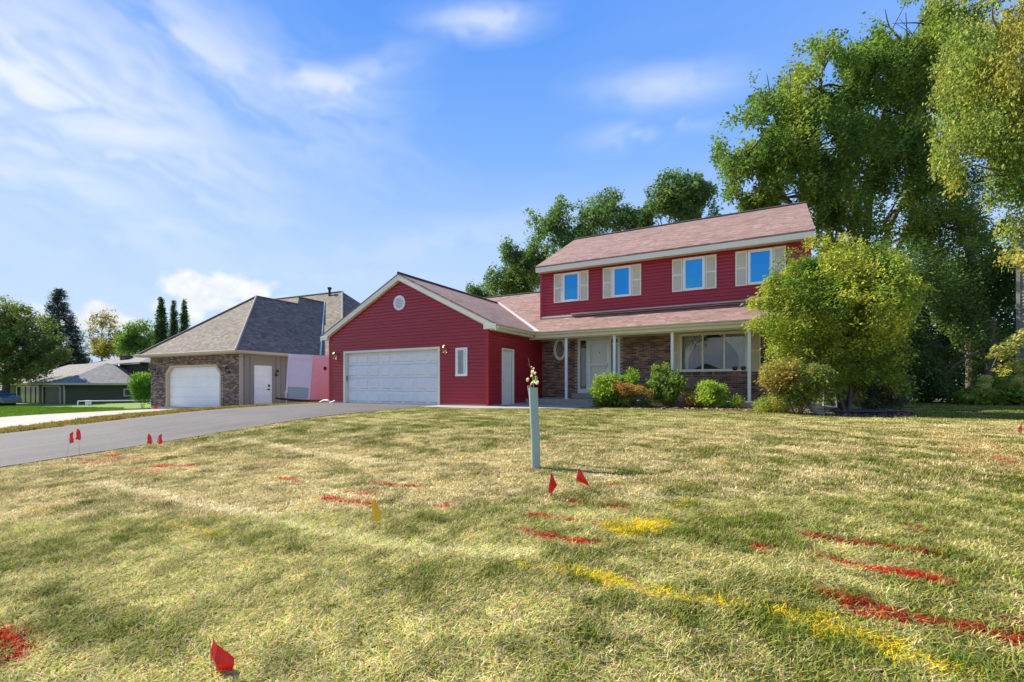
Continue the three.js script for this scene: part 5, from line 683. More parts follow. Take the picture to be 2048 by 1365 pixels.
// trees on the left
const LT = 'trees down the street';
tree('street_tree', 'spreading dark green tree overhanging the far house at the left edge', [-71.109, -0.489, -17.999], [-70.877, 3.691, -18.127], 0.35, [S([-72.965, 7.66, -16.98], 3.4, 3.0, 3, 620), S([-69.253, 6.337, -19.018], 3.2, 2.4, 3, 560), S([-71.341, 9.248, -17.872], 2.0, 1.8, 2.2, 200), S([-67.49, 5.014, -19.986], 1.6, 1.8, 2.0, 230), S([-70.181, 3.691, -18.509], 4.2, 2.0, 3, 520), S([-75.285, 5.279, -15.707], 4, 4, 3, 420)], CL.far, [[0.05, 0.095, 0.018], [0.09, 0.14, 0.025], [0.16, 0.17, 0.035]], 700, { gap: 1.3, gaps: 0.4, group: LT });
tree('street_tree', 'sparse yellowing tree between the spruce and the cypresses', [-93.232, -0.533, -34.373], [-93.232, 7.218, -34.373], 0.16, [S([-93.441, 11.188, -34.259], 1.7, 2.0, 1.6, 70), S([-92.397, 11.982, -34.832], 1.5, 1.6, 1.4, 46), S([-94.485, 8.806, -33.686], 1.8, 1.5, 1.5, 70), S([-91.353, 9.759, -35.405], 1.0, 0.9, 1, 30)], CL.far, [[0.10, 0.12, 0.03], [0.19, 0.17, 0.035], [0.25, 0.21, 0.04]], 720, { gap: 1.2, gaps: 0.3, group: LT, twigs: 9 });
tree('street_tree', 'golden bushy tree behind the chimney of the green house', [-87.699, -0.522, -33.989], [-87.699, 4.699, -33.989], 0.2, [S([-87.565, 7.747, -34.062], 2.2, 2.2, 2, 260), S([-89.369, 6.985, -33.072], 1.5, 1.5, 1.6, 120)], CL.far, [[0.14, 0.16, 0.02], [0.22, 0.19, 0.025], [0.18, 0.20, 0.03]], 740, { gap: 1.2, gaps: 0.38, group: LT });
tree('street_tree', 'fresh green rounded tree left of the tall cypresses', [-77.328, -0.492, -32.838], [-77.328, 4.424, -32.838], 0.25, [S([-77.022, 8.476, -33.006], 2.2, 2.0, 2.2, 330), S([-78.431, 7.218, -32.232], 1.8, 1.6, 2, 260), S([-75.491, 7.218, -33.846], 2.2, 2.0, 2, 240), S([-72.415, 6.675, -37.817], 2.0, 2.6, 2, 160)], CL.far, [[0.07, 0.14, 0.02], [0.13, 0.22, 0.035]], 760, { gap: 1.4, gaps: 0.36, group: LT });
// spruce: whorls of drooping boughs
{
  const b = [-89.641, -0.536, -28.359], top = [-90.272, 15.457, -28.013], t = thing('spruce_tree', 'tall blue green spruce rising over the green house', 'tree', b); part('trunk', tube([[b[0], b[1], b[2]], [mix(b[0], top[0], 0.5), mix(b[1], top[1], 0.5), b[2]], top], 0.3, 0.04, 7, 8), mats.bark, t);
  const lobes = [], r = rng(31), H = top[1] - b[1]; for (let f = 0.06; f < 1; f += 0.035) { const R = 4.6 * Math.pow(1 - f, 0.85) + 0.25, n = Math.max(4, Math.round(R * 3)); for (let i = 0; i < n; i++) { const a = r() * 6.283, k = 0.45 + r() * 0.5; lobes.push([mix(b[0], top[0], f) + Math.cos(a) * R * k, b[1] + f * H - R * k * 0.18, b[2] + Math.sin(a) * R * k, R * 0.34, 0.28, R * 0.34, Math.round(6 + R * 2.2)]); } }
  crown('crown', t, lobes, CL.needle, [[0.018, 0.04, 0.025], [0.035, 0.065, 0.04]], 780, { gaps: 0.25, size: 1.5 });
}
// three narrow cypresses
for (const [px, topY, Z, w, lab, sd] of [[322, 593, 48, 1.1, 'widest of the three narrow cypresses, nearest the green house', 1], [348, 600, 49, 0.82, 'middle one of the three narrow cypresses', 2], [369, 596, 50, 0.85, 'rightmost of the three narrow cypresses, by the grey roof', 3]]) {
  const P = { 322: [[-54.368, -0.351, -24.909], [-54.368, 10.51, -24.909]], 348: [[-54.364, -0.349, -26.052], [-54.364, 10.336, -26.052]], 369: [[-54.453, -0.348, -27.144], [-54.546, 10.73, -27.093]] }[px], [b, top] = P, t = thing('cypress_tree', lab, 'tree', b, 0, 'narrow cypresses'), H = top[1] - b[1], lobes = []; part('trunk', tube([b, top], 0.12, 0.03, 6, 3), mats.bark, t);
  for (let f = 0.05; f < 1; f += 0.05) { const R = w * Math.min(1, 1.2 * Math.pow(1 - f, 0.8)) * (0.9 + 0.2 * hash(Math.round(f * 100), sd, 3)); lobes.push([mix(b[0], top[0], f), b[1] + f * H, b[2], R, H * (f > 0.85 ? 0.04 : 0.07), R, Math.round(120 * R + 10)]); }
  crown('crown', t, lobes, CL.scale, [[0.035, 0.075, 0.018], [0.06, 0.115, 0.026]], 790 + sd, { shell: 0.3, gaps: 0.2, size: 0.95 });
}
function bush(name, label, base, lobes, clump, tones, seed, o = {}) { const t = thing(name, label, o.category ?? 'shrub', base, 0, o.group), r = rng(seed), st = []; for (let i = 0; i < (o.stems ?? 5); i++) { const L = lobes[i % lobes.length]; st.push(tube(bend([base[0] + (r() - 0.5) * (o.foot ?? 0.2), base[1] - 0.05, base[2] + (r() - 0.5) * (o.foot ?? 0.2)], [L[0] + (r() - 0.5) * L[3], L[1], L[2] + (r() - 0.5) * L[5]], r, 0.12), o.stemR ?? 0.012, (o.stemR ?? 0.012) * 0.35, 6, 7)); } part('stems', st, o.bark ?? mats.bark, t).userData.kind = 'stuff'; crown('foliage', t, lobes, clump, tones, seed, { floor: base[1] + 0.01, ...o }); return t; }
bush('rounded_shrub', 'clipped round green shrub beside the brick garage corner', [-39.678, -0.139, -17.003], [S([-39.678, 1.59, -17.003], 0.85, 0.75, 0.8, 330), S([-39.615, 0.942, -17.038], 0.75, 0.6, 0.7, 200)], CL.bush, [[0.06, 0.15, 0.015], [0.10, 0.20, 0.02]], 800, { shell: 0.3, gaps: 0.2, size: 1.7, floor: -9 });
bush('dark_shrub', 'dark shrub at the left edge beside the parked car', [-66.93, -0.469, -16.871], [S([-66.93, 0.071, -16.871], 1.1, 0.6, 0.9, 160)], CL.bush, [[0.03, 0.055, 0.02], [0.05, 0.08, 0.03]], 801, { shell: 0.3, gaps: 0.25, size: 2.0, floor: -9 });
// the big round shrub at the right end of the porch
bush('round_shrub', 'large round bright green shrub tree at the right end of the porch', [1.723, 0.688, -15.32], [
  S([1.619, 3.461, -15.377], 1.85, 1.35, 1.7, 1700), S([0.676, 3.259, -14.859], 0.9, 0.95, 1.0, 600), S([2.62, 3.461, -15.927], 0.85, 0.95, 1.0, 600), S([1.265, 4.335, -15.183], 1.05, 0.65, 1.0, 600), S([2.208, 4.267, -15.7], 0.95, 0.6, 1.0, 500), S([0.935, 2.318, -15.002], 0.9, 0.75, 0.9, 460), S([2.09, 2.251, -15.636], 1.15, 0.85, 1.0, 560), S([1.156, 1.512, -15.237], 0.8, 0.5, 0.7, 260), S([2.362, 1.445, -16.013], 0.8, 0.5, 0.7, 240), S([0.203, 3.845, -14.486], 0.45, 0.5, 0.5, 130), S([1.737, 4.805, -15.442], 0.5, 0.4, 0.5, 110), S([3.057, 4.222, -16.281], 0.35, 0.5, 0.4, 90), S([1.147, 4.738, -15.118], 0.35, 0.35, 0.4, 70), S([2.679, 4.603, -15.959], 0.35, 0.35, 0.4, 70), S([0.146, 4.469, -14.568], 0.12, 0.4, 0.16, 26), S([0.499, 4.738, -14.762], 0.12, 0.4, 0.16, 26), S([0.935, 4.966, -15.002], 0.12, 0.42, 0.16, 26), S([1.324, 5.074, -15.215], 0.12, 0.4, 0.16, 26), S([1.713, 5.101, -15.429], 0.12, 0.35, 0.16, 26), S([2.09, 4.913, -15.636], 0.13, 0.4, 0.16, 26), S([2.467, 4.872, -15.843], 0.13, 0.4, 0.16, 26), S([2.856, 4.671, -16.056], 0.14, 0.4, 0.16, 26), S([3.174, 4.469, -16.231], 0.14, 0.4, 0.16, 26), S([3.363, 3.998, -16.334], 0.3, 0.14, 0.16, 26), S([-0.267, 3.662, -14.342], 0.3, 0.16, 0.16, 26), S([-0.361, 3.057, -14.29], 0.25, 0.16, 0.16, 26), S([3.445, 3.393, -16.38], 0.25, 0.16, 0.16, 26), S([-0.031, 4.066, -14.471], 0.14, 0.3, 0.16, 26)],
  CL.fine, [[0.075, 0.145, 0.016], [0.13, 0.20, 0.02], [0.20, 0.25, 0.028], [0.27, 0.285, 0.04]], 820, { gap: 0.5, gaps: 0.40, stems: 9, stemR: 0.05, foot: 0.35, size: 1.0, shell: 0.36, tone: 2.6 });
bush('reddish_shrub', 'low leafy shrub with reddish tips in front of the big round shrub', [0.633, 0.679, -13.923], [S([0.523, 1.63, -13.863], 0.72, 0.42, 0.6, 480), S([0.081, 1.693, -13.62], 0.35, 0.35, 0.4, 160), S([1.075, 1.567, -14.166], 0.3, 0.35, 0.4, 150), S([0.523, 1.126, -13.863], 0.5, 0.3, 0.4, 150)], CL.fine, [[0.06, 0.11, 0.015], [0.11, 0.16, 0.025], [0.22, 0.17, 0.035], [0.20, 0.22, 0.04]], 840, { gap: 0.35, gaps: 0.42, stems: 7, stemR: 0.018, size: 0.85 });
bush('blue_shrub', 'dusky blue green shrub in the shade right of the big shrub', [2.515, 0.695, -16.44], [S([2.479, 1.166, -16.419], 0.8, 0.5, 0.6, 420)], CL.feather, [[0.05, 0.075, 0.055], [0.08, 0.10, 0.075]], 850, { gaps: 0.3, size: 1.6, stems: 8 });
bush('small_shrub', 'small yellow green shrub at the foot of the reddish shrub', [0.028, 0.682, -14.389], [S([0.028, 0.884, -14.389], 0.42, 0.26, 0.4, 200)], CL.fine, [[0.10, 0.17, 0.02], [0.20, 0.25, 0.035]], 860, { gaps: 0.3, size: 0.7 });
// porch bed plants
bush('peony_bush', 'bright green leafy mound before the storm door', [-4.775, 0.691, -15.859], [S([-4.925, 1.25, -15.777], 0.72, 0.52, 0.6, 480), S([-4.245, 1.457, -16.265], 0.55, 0.45, 0.5, 300), S([-5.147, 1.032, -15.427], 0.4, 0.35, 0.4, 150), S([-4.493, 0.947, -15.786], 0.6, 0.28, 0.4, 180)], CL.bush, [[0.08, 0.155, 0.012], [0.13, 0.21, 0.018], [0.19, 0.26, 0.03]], 870, { gaps: 0.32, size: 1.25 });
bush('rust_plant', 'feathery plant with rusty orange plumes amid the porch bed', [-4.001, 0.691, -15.714], [S([-4.089, 1.222, -15.666], 0.62, 0.2, 0.4, 260), S([-3.681, 1.122, -15.89], 0.35, 0.16, 0.3, 110), S([-4.409, 1.322, -15.49], 0.22, 0.14, 0.2, 60)], CL.feather, [[0.25, 0.14, 0.03], [0.30, 0.17, 0.04], [0.16, 0.16, 0.035]], 880, { gaps: 0.3, size: 1.3, category: 'plant' });
bush('rust_plant', 'greenish lower plant spreading under the rusty plumes', [-3.874, 0.69, -15.669], [S([-3.874, 0.942, -15.669], 0.6, 0.22, 0.4, 300)], CL.feather, [[0.10, 0.14, 0.025], [0.17, 0.17, 0.04]], 881, { gaps: 0.3, size: 1.3, category: 'plant' });
bush('tall_plant', 'leafy plant with two upright flower spikes in the porch bed', [-3.102, 0.696, -16.664], [S([-3.102, 1.32, -16.664], 0.6, 0.5, 0.5, 430), S([-3.467, 1.456, -16.577], 0.4, 0.4, 0.4, 160), S([-3.482, 1.936, -16.569], 0.07, 0.26, 0.07, 26), S([-3.182, 1.885, -16.734], 0.07, 0.26, 0.07, 22)], CL.bush, [[0.085, 0.15, 0.02], [0.135, 0.20, 0.03], [0.19, 0.24, 0.05]], 890, { gaps: 0.3, size: 1.15, category: 'plant' });
bush('rust_plant', 'small rusty plant between the spiked plant and the yellow green mound', [-2.383, 0.695, -16.488], [S([-2.47, 0.959, -16.44], 0.36, 0.22, 0.3, 200)], CL.feather, [[0.30, 0.17, 0.035], [0.14, 0.17, 0.03], [0.36, 0.2, 0.05]], 900, { gaps: 0.3, size: 1.2, category: 'plant' });
bush('lime_plant', 'loose yellow green mound below the picture window', [-1.589, 0.695, -16.468], [S([-1.617, 1.002, -16.452], 0.68, 0.3, 0.45, 360), S([-1.741, 1.324, -16.498], 0.4, 0.25, 0.35, 150), S([-1.081, 0.849, -16.519], 0.3, 0.18, 0.3, 90), S([-1.349, 1.211, -16.6], 0.3, 0.3, 0.3, 90)], CL.bush, [[0.11, 0.19, 0.02], [0.18, 0.27, 0.03], [0.26, 0.30, 0.05]], 910, { gap: 0.3, gaps: 0.38, size: 0.95, category: 'plant' });
// hydrangeas under the shingled wall
for (const [c, lab, sd, big] of [[[6.745, 0.905, -23.667], 'green hydrangea at the left end of the sunlit hedge', 1, 0.75], [[7.3, 1.132, -23.629], 'tallest sunlit hydrangea before the shingled wall', 2, 1.0], [[7.94, 1.099, -23.753], 'hydrangea at the right edge of the picture', 3, 1.0]]) {
  const b = [c[0], height(c[0], c[2]), c[2]], t = bush('hydrangea', lab, b, [S(c, 0.75 * big, 0.5 * big, 0.6, 150)], CL.broad, [[0.11, 0.20, 0.02], [0.19, 0.28, 0.035]], 920 + sd, { gaps: 0.25, size: 1.0, more: 1.8, group: 'hydrangeas' });
  const r = rng(930 + sd); for (let i = 0; i < 9; i++) { const a = r() * 6.283, x = c[0] + Math.cos(a) * 0.6 * big, y = c[1] + (0.1 + r() * 0.45) * big, z = c[2] + 0.2 + r() * 0.4; crown('flower_head', t, [[x, y, z, 0.12, 0.09, 0.12, 26]], CL.feather, [[0.30, 0.36, 0.10], [0.42, 0.44, 0.16]], 940 + i + sd * 10, { gaps: 0, shell: 0.2, size: 0.9 }); }
}

// ---------- the green marker post with its leaning strip and vine
{
  const b = [-2.636, 0.354, -5.438], y0 = b[1] - 0.05, top = 1.385, lean = [-0.032, 0, 0.0], w = 0.056, d = 0.03, t = 0.007, yaw = 0.5, sheet = (px, pz) => [px * Math.cos(yaw) + pz * Math.sin(yaw), -px * Math.sin(yaw) + pz * Math.cos(yaw)];
  const post = thing('marker_post', 'tall pale green utility marker post standing in the lawn', 'post', b), green = M([0.30, 0.40, 0.35], 0.55, { map: grainTex(75, 0.78, 1.15, 5, 256, 0.5) });
  const outline = [[-w, -d], [-w, d * 0.5], [-w * 0.8, d], [w * 0.8, d], [w, d * 0.5], [w, -d], [w - t, -d], [w - t, d * 0.45], [w * 0.76, d - t], [-w * 0.76, d - t], [-w + t, d * 0.45], [-w + t, -d]];
  const s = new THREE.Shape(outline.map(([x, z]) => new THREE.Vector2(x, -z))), g = flat(new THREE.ExtrudeGeometry(s, { depth: top - y0, bevelEnabled: false, steps: 6 })); g.rotateX(-Math.PI / 2); g.rotateY(yaw); { const P = g.attributes.position; for (let i = 0; i < P.count; i++) { const f = P.getY(i) / (top - y0); P.setX(i, P.getX(i) + lean[0] * f + 0.006 * Math.sin(f * 5)); } } g.translate(b[0], y0, b[2]); g.computeVertexNormals(); part('channel', uvm(g), green, post);
  const S0 = thing('leaning_strip', 'thin grey metal strip leaning behind the marker post', 'metal strip', [b[0] - 0.08, b[1], b[2] - 0.12]), A = [-2.794, 0.817, -5.71], B = [-2.854, 1.409, -5.62], C = [-2.81, 1.422, -5.644], D = [-2.782, 0.817, -5.717];
  part('blade', hull([A, D, C, B], [A, D, C, B].map((p) => [p[0], p[1] + 0.001, p[2] - 0.012])), M([0.33, 0.32, 0.33], 0.5, { metalness: 0.5 }), S0); part('blade', hull([[-2.8, 0.886, -5.684], [-2.791, 0.886, -5.689], [-2.836, 1.402, -5.607], [-2.845, 1.402, -5.602]], [[-2.813, 0.883, -5.711], [-2.804, 0.883, -5.716], [-2.849, 1.402, -5.634], [-2.858, 1.402, -5.629]]), M([0.62, 0.60, 0.60], 0.5), S0); part('wooden_stake', cyl([A[0] + 0.01, b[1] - 0.05, A[2] - 0.02], [A[0] + 0.005, A[1] + 0.06, A[2] - 0.02], 0.012), mats.barkLight, S0);
  const V = thing('vine', 'small yellow green vine growing out of the post top', 'plant', [b[0] + lean[0], top, b[2]]); part('stem', [tube([[b[0] - 0.03, top - 0.2, b[2]], [b[0] - 0.035, top + 0.05, b[2]], [-2.754, 1.586, -5.561], [-2.782, 1.697, -5.545], [-2.797, 1.776, -5.537]], 0.006, 0.0025, 6, 16), tube([[-2.759, 1.618, -5.558], [-2.788, 1.677, -5.542], [-2.805, 1.697, -5.533]], 0.003, 0.002, 5, 6)], M([0.30, 0.16, 0.10], 0.8), V);
  const leaf = (p, r, tilt, turn, c) => { const N = 10, f = []; for (let i = 0; i < N; i++) { const a = i / N * 6.283, k = r * (1 + 0.12 * Math.cos(a * 3)); f.push(new THREE.Vector3(Math.cos(a) * k * 0.85, Math.cos(a) * Math.cos(a) * r * 0.12, Math.sin(a) * k)); } const e = new THREE.Euler(tilt, turn, 0.3), q = f.map((v) => v.applyEuler(e).toArray().map((x, i) => x + p[i])); part('leaf', hull(q, q.map((v) => [v[0], v[1] + 0.0015, v[2]])), c, V); };
  const yg = M([0.36, 0.40, 0.06], 0.6, { transmission: 0.3, thickness: 0 }), gr = M([0.24, 0.30, 0.05], 0.6, { transmission: 0.3, thickness: 0 });
  leaf([-2.794, 1.487, -5.516], 0.03, 1.1, 0.5, gr); leaf([-2.69, 1.5, -5.55], 0.042, 1.3, 0.2, gr); leaf([-2.725, 1.447, -5.532], 0.04, 1.0, -0.4, yg); leaf([-2.696, 1.448, -5.593], 0.035, 0.8, 0.9, gr); leaf([-2.739, 1.592, -5.546], 0.034, 1.2, 0.1, yg); leaf([-2.719, 1.572, -5.58], 0.025, 1.0, 0.6, gr); leaf([-2.759, 1.54, -5.558], 0.022, 1.2, -0.3, yg); leaf([-2.736, 1.632, -5.571], 0.02, 0.9, 0.7, M([0.38, 0.2, 0.12], 0.7)); leaf([-2.759, 1.651, -5.558], 0.016, 1.2, 0.0, M([0.38, 0.2, 0.12], 0.7));
}

// ---------- survey flags: a folded plastic sheet on a wire. The outline is in metres beside the wire's top, the fold bends it.
const flagRed = M([0.80, 0.008, 0.012], 0.4, { transmission: 0.4, thickness: 0 }), flagYellow = M([0.9, 0.55, 0.015], 0.4, { transmission: 0.25, thickness: 0 }), wire = M([0.22, 0.2, 0.2], 0.4, { metalness: 0.8 });
function flag(label, foot, tip, outline, fold, turn, m, wx = 0) {
  const f = thing('survey_flag', label, 'flag', foot, 0, m === flagRed ? 'red survey flags' : undefined);
  part('wire', tube([[foot[0], foot[1] - 0.03, foot[2]], [mix(foot[0], tip[0], 0.5) + 0.004, mix(foot[1], tip[1], 0.5), mix(foot[2], tip[2], 0.5)], tip], 0.0014, 0.0014, 5, 8), wire, f);
  const s = new THREE.Shape(outline.map(([x, y]) => new THREE.Vector2(x * 1.18, y * 1.05))), g0 = new THREE.ExtrudeGeometry(s, { depth: 0.0012, bevelEnabled: false }); let g = flat(g0);
  { // cut the sheet finer so that it can bend
    for (let k = 0; k < 3; k++) { const P = g.attributes.position.array, o = []; for (let i = 0; i < P.length; i += 9) { const a = P.slice(i, i + 3), b = P.slice(i + 3, i + 6), c = P.slice(i + 6, i + 9), h = (p, q) => [(p[0] + q[0]) / 2, (p[1] + q[1]) / 2, (p[2] + q[2]) / 2], ab = h(a, b), bc = h(b, c), ca = h(c, a); o.push(...a, ...ab, ...ca, ...ab, ...b, ...bc, ...ca, ...bc, ...c, ...ab, ...bc, ...ca); } g = new THREE.BufferGeometry(); g.setAttribute('position', new THREE.Float32BufferAttribute(o, 3)); }
    const P = g.attributes.position; for (let i = 0; i < P.count; i++) { const x = P.getX(i), y = P.getY(i); P.setZ(i, P.getZ(i) + fold * Math.abs(x - wx) + 0.006 * Math.sin(y * 60 + x * 40)); }
  }
  g.computeVertexNormals(); g.setAttribute('uv', new THREE.Float32BufferAttribute(new Float32Array(g.attributes.position.count * 2), 2)); g.rotateY(turn); g.translate(...tip); part('pennant', g, m, f); return f;
}
const T = 0.38; // flags turned about square to the view
const kite = (w, h, s = 1) => [[0, 0], [0.35 * w * s, -0.25 * h], [w * s, -0.78 * h], [0.42 * w * s, -h], [-0.06 * w * s, -0.92 * h]];
{
  const f = flag('large red flag close to the viewer at the lower left', [-2.212, 0.072, -1.216], [-2.263, 0.241, -1.233], [[0, 0], [0.024, -0.012], [0.05, -0.055], [0.082, -0.098], [0.085, -0.125], [0.08, -0.157], [0.02, -0.158], [0.016, -0.108], [-0.012, -0.11]], -0.5, T, flagRed, 0.035);
  const p = [-2.186, 0.163, -1.23], dots = []; for (let i = 0; i < 9; i++) dots.push(box(-0.0016, 0.0016, -i * 0.0075, -i * 0.0075 - 0.004, -0.001, 0.001).rotateZ(0.05).rotateY(T).translate(p[0] - 0.002, p[1] + 0.035, p[2])); part('print', dots, M([0.12, 0.005, 0.008], 0.6), f);
}
flag('yellow flag in the middle of the lawn', [-2.988, 0.18, -2.976], [-2.994, 0.441, -2.954], [[0, 0], [0.028, -0.012], [0.075, -0.075], [0.088, -0.12], [0.08, -0.165], [0.045, -0.19], [0.022, -0.175], [0.014, -0.09]], 0.5, T, flagYellow, 0.03);
flag('red flag just right of the marker post, the lower of two', [-1.939, 0.272, -4.345], [-1.926, 0.542, -4.327], [[0, 0], [0.02, -0.05], [0.05, -0.115], [0.028, -0.155], [0.0, -0.205], [-0.026, -0.19], [-0.018, -0.11]], 0.5, T, flagRed, 0.0);
flag('red flag farther right of the marker post, the higher of two', [-1.739, 0.292, -4.631], [-1.742, 0.554, -4.611], [[0, 0], [0.02, -0.02], [0.06, -0.11], [0.098, -0.19], [0.03, -0.145], [-0.024, -0.125], [-0.012, -0.05]], -0.5, T, flagRed, 0.02);
const far = [['left one of the two red flags on long wires by the driveway', [-10.31, 0.203, -3.318], [-10.13, 0.651, -3.336], -1], ['taller right one of the two red flags on long wires by the driveway', [-10.172, 0.211, -3.453], [-10.044, 0.709, -3.384], 1], ['left one of the pair of red flags at the lawn edge', [-9.948, 0.273, -4.357], [-9.883, 0.552, -4.328], 1], ['right one of the pair of red flags at the lawn edge', [-9.882, 0.281, -4.479], [-9.749, 0.538, -4.458], -1]];
for (const [lab, a, b, s] of far) flag(lab, a, b, kite(0.13, 0.19, s), 0.6 * s, T, flagRed, 0.03 * s);
flag('tiny red flag at the foot of the brick garage corner', [-26.622, 0.199, -11.957], [-23.353, 0.581, -10.565], kite(0.16, 0.14, -1), 0.5, T, flagRed);
flag('red flag at the right edge of the lawn', [3.406, 0.63, -10.273], [3.512, 0.819, -10.541], kite(0.09, 0.16, -1), 0.5, T, flagRed);

// ---------- small things around the house
const pot = (label, x) => { const b = [x, 1.972, -18.53], t = thing('dark_pot', label, 'pot', b, 0, 'pots on the sill'); part('bowl', lathe([[0, 0], [0.05, 0], [0.085, 0.05], [0.09, 0.1], [0.07, 0.135], [0.06, 0.135], [0.06, 0.1]], b, 14), M([0.05, 0.05, 0.045], 0.5), t); part('soil', lathe([[0, 0.105], [0.062, 0.105]], b, 12), M([0.06, 0.04, 0.03], 1), t); };
pot('left one of the two dark round pots on the picture window sill', -1.13); pot('right one of the two dark round pots on the picture window sill', -0.86);
{ const b = [1.099, 0.683, -14.48], t = thing('drain_pipe', 'grey corrugated drain pipe lying below the reddish shrub', 'pipe', b), rings = [], P = [[0.772, 1.061, -14.114], [0.898, 0.874, -14.069], [1.018, 0.744, -13.963], [1.177, 0.71, -13.88]]; part('pipe', tube(P, 0.06, 0.06, 12, 24), M([0.33, 0.30, 0.28], 0.7), t); const c = new THREE.CatmullRomCurve3(P.map((p) => new THREE.Vector3(...p))); for (let i = 1; i < 22; i++) { const a = c.getPointAt(i / 22), d = c.getTangentAt(i / 22).multiplyScalar(0.008); rings.push(tube([a.clone().sub(d).toArray(), a.clone().add(d).toArray()], 0.066, 0.066, 12, 1)); } part('ribs', rings, M([0.33, 0.30, 0.28], 0.7), t).userData.kind = 'stuff'; part('bore', cap(P[3], P[2], 0.05, 12), mats.dark, t); }
{ const b = [1.882, 0.685, -14.86], t = thing('garden_hose', 'coiled dark blue hose on the ground beside the big shrub', 'hose', b), r = rng(61); for (let k = 0; k < 4; k++) { const p = []; for (let i = 0; i <= 12; i++) { const a = i / 12 * 6.283 * 1.1 + k, R = 0.5 + 0.12 * k; p.push([b[0] + Math.cos(a) * R * 1.3 + (r() - 0.5) * 0.08, b[1] + 0.04 + k * 0.012 + r() * 0.03, b[2] - 0.25 + Math.sin(a) * R * 0.5]); } part('hose_loop', tube(p, 0.014, 0.014, 6, 48), M([0.06, 0.07, 0.10], 0.5), t); } }
{ const b = [1.49, 0.695, -16.423], a = (x, y) => [x, y], t = thing('metal_stand', 'white tubular metal stand half hidden under the big shrub', 'stand', b), w = 0.011; part('frame_tube', [tube([[1.191, 1.443, -14.686], [1.181, 0.9, -14.566]], w, w, 6, 1), tube([[1.181, 0.9, -14.566], [1.475, 0.866, -14.613]], w, w, 6, 1), tube([[1.191, 1.443, -14.686], [1.466, 1.47, -15.179]], w, w, 6, 1), tube([[1.466, 1.47, -15.179], [1.475, 0.866, -14.613]], w, w, 6, 1)], mats.white, t); part('tray', hull([[1.215, 0.887, -14.585], [1.452, 0.866, -14.601], [1.512, 0.884, -15.204], [1.255, 0.897, -15.063]], [[1.215, 0.9, -14.585], [1.452, 0.878, -14.601], [1.512, 0.897, -15.204], [1.255, 0.91, -15.063]]), M([0.2, 0.2, 0.2], 0.6), t); }
{ const b = [-30.647, 0.111, -25.621], t = thing('pvc_scraps', 'white pipes and hose lying at the garage corner', 'pipes', b), w = M([0.66, 0.63, 0.56], 0.5); part('pipe', cyl([-16.381, 0.686, -13.823], [-16.195, 0.771, -13.925], 0.05), w, t); part('hose', tube([[-17.078, 0.632, -13.782], [-16.947, 0.74, -13.854], [-16.732, 0.797, -13.858], [-16.518, 0.768, -13.861], [-16.462, 0.683, -13.892]], 0.05, 0.05, 8, 20), w, t); part('tarp', hull([[-18.436, 0.543, -13.721], [-17.338, 0.595, -14.096], [-17.999, 0.617, -14.417], [-18.719, 0.591, -14.136]], [[-18.383, 0.608, -13.807], [-17.615, 0.658, -14.058], [-17.993, 0.666, -14.306], [-18.552, 0.64, -14.113]]), M([0.42, 0.42, 0.28], 0.7), t); }
{ // the parked car at the far left: only its hood and roof show over the lawn
  const b = [-65.334, -0.467, -15.466], y = b[1], t = thing('parked_car', 'dark blue car half hidden behind the lawn at the left edge', 'car', b, 0.45, undefined, true), prof = [[-2.2, 0.35], [-2.2, 0.75], [-1.9, 0.85], [-1.2, 0.9], [-0.6, 1.38], [0.7, 1.42], [1.3, 0.98], [2.0, 0.9], [2.25, 0.7], [2.25, 0.35]];
  const s = new THREE.Shape(prof.map(([x, h]) => new THREE.Vector2(x, h))), g = new THREE.ExtrudeGeometry(s, { depth: 1.5, bevelEnabled: true, bevelSize: 0.08, bevelThickness: 0.1, bevelSegments: 2 }); g.translate(0, 0, -0.75); part('body', flat(g), M([0.03, 0.06, 0.10], 0.25, { clearcoat: 1 }), t);
  for (const z of [-0.86, 0.86]) { part('side_window', hull([[-1.0, 0.95, z], [1.1, 0.98, z], [0.65, 1.34, z], [-0.55, 1.32, z]], [[-1.0, 0.95, z * 1.01], [1.1, 0.98, z * 1.01], [0.65, 1.34, z * 1.01], [-0.55, 1.32, z * 1.01]]), M([0.03, 0.04, 0.04], 0.1), t); for (const x of [-1.4, 1.4]) part('wheel', lathe([[0, -0.1], [0.31, -0.1], [0.33, 0], [0.31, 0.1], [0, 0.1]], [0, 0, 0], 18).rotateX(Math.PI / 2).translate(x, 0.33, z * 0.92), mats.dark, t); }
}
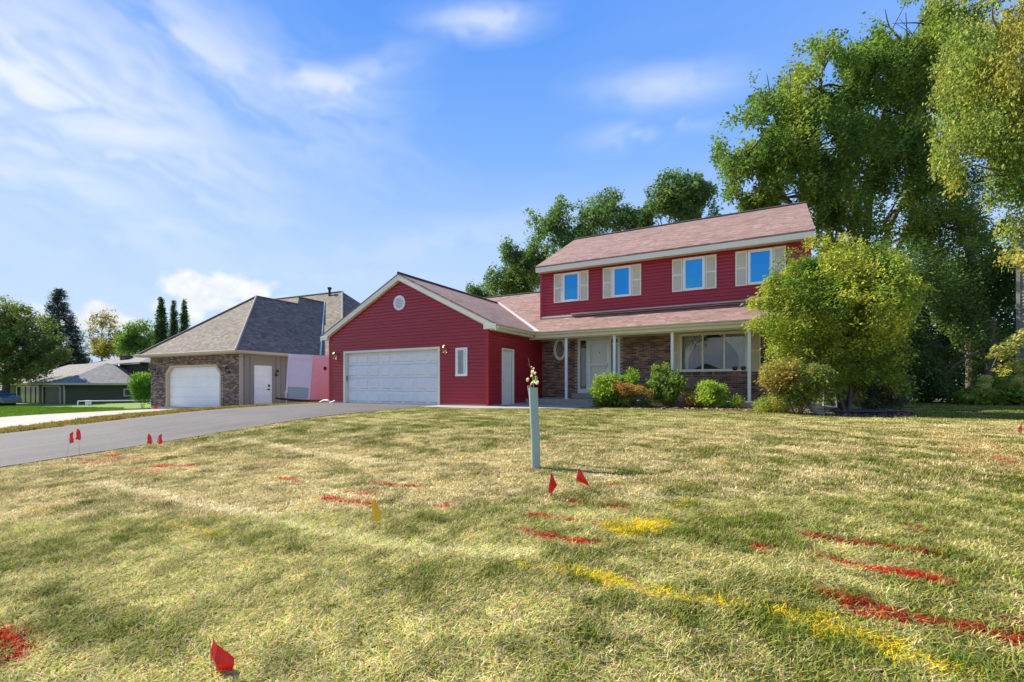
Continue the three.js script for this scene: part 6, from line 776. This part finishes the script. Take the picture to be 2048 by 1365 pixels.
// across the street, mirrored in the windows
tree('street_tree', 'tree across the street mirrored in the upper windows', [-14, -1.5, 34], [-14, 4, 34], 0.4, [[-14, 10.5, 34, 4.6, 4.4, 4, 620], [-17.5, 8.5, 35, 3, 4, 3, 320], [-10.5, 10.5, 34, 3, 3.6, 3, 320]], CL.far, DARKT, 990, { gap: 1.6, gaps: 0.36, group: LT, size: 1.5 });
{ const b = [-8, -1.4, 40], t = thing('gabled_house', 'house across the street mirrored in the porch window', 'house', b, 0, undefined, true), wall = M([0.20, 0.24, 0.32], 0.8); part('wall', [box(-6, 6, 0, 3, -6, 0), hull([[-6, 3, -6], [6, 3, -6], [0, 6, -6]], [[-6, 3, 0], [6, 3, 0], [0, 6, 0]])], wall, t); part('roof', [roofSlab([[-6.6, 2.75, -6.5], [0, 6.05, -6.5], [0, 6.05, 0.5], [-6.6, 2.75, 0.5]], 0.1), roofSlab([[6.6, 2.75, -6.5], [0, 6.05, -6.5], [0, 6.05, 0.5], [6.6, 2.75, 0.5]], 0.1)], mats.greyShingleFar, t); part('window', [box(-4, -1.5, 1, 2.3, -6.06, -6.0)], mats.white, t); part('garage_door', [box(1, 5, 0, 2.3, -6.06, -6.0)], mats.white, t); }

{ // chips of bark and fallen leaves over the bare soil of the bed
  const r = rng(808), list = []; while (list.length < 4200) { const x = -5.3 + r() * 8.6, z = -17 + r() * 3.6; if (inside(BED, x, z)) list.push([x, z]); }
  const g = uvm(convex([[[-0.03, 0, -0.012], [0.03, 0, -0.008], [0.022, 0, 0.014], [-0.026, 0, 0.01]], [[-0.026, 0.008, -0.01], [0.026, 0.01, -0.006], [0.018, 0.008, 0.012], [-0.022, 0.01, 0.008]]])), im = new THREE.InstancedMesh(g, M([1, 1, 1], 0.95), list.length), m = new THREE.Matrix4(), q = new THREE.Quaternion(), c = new THREE.Color(), e = new THREE.Euler();
  list.forEach(([x, z], i) => { const k = 0.7 + r() * 1.3; m.compose(new THREE.Vector3(x, bumpy(x, z) + 0.004 + r() * 0.012, z), q.setFromEuler(e.set((r() - 0.5) * 0.9, r() * 6.3, (r() - 0.5) * 0.9)), new THREE.Vector3(k, k, k)); im.setMatrixAt(i, m); const t = r(), b = 0.6 + r() * 0.8; im.setColorAt(i, t < 0.15 ? c.setRGB(0.42 * b, 0.34 * b, 0.17 * b) : c.setRGB(0.19 * b, 0.12 * b, 0.08 * b)); });
  im.name = 'bark_mulch'; im.userData = { kind: 'stuff', label: 'bark mulch and fallen leaves in the planting bed', category: 'mulch' }; scene.add(shade(im));
}
renderer.render(scene, camera);
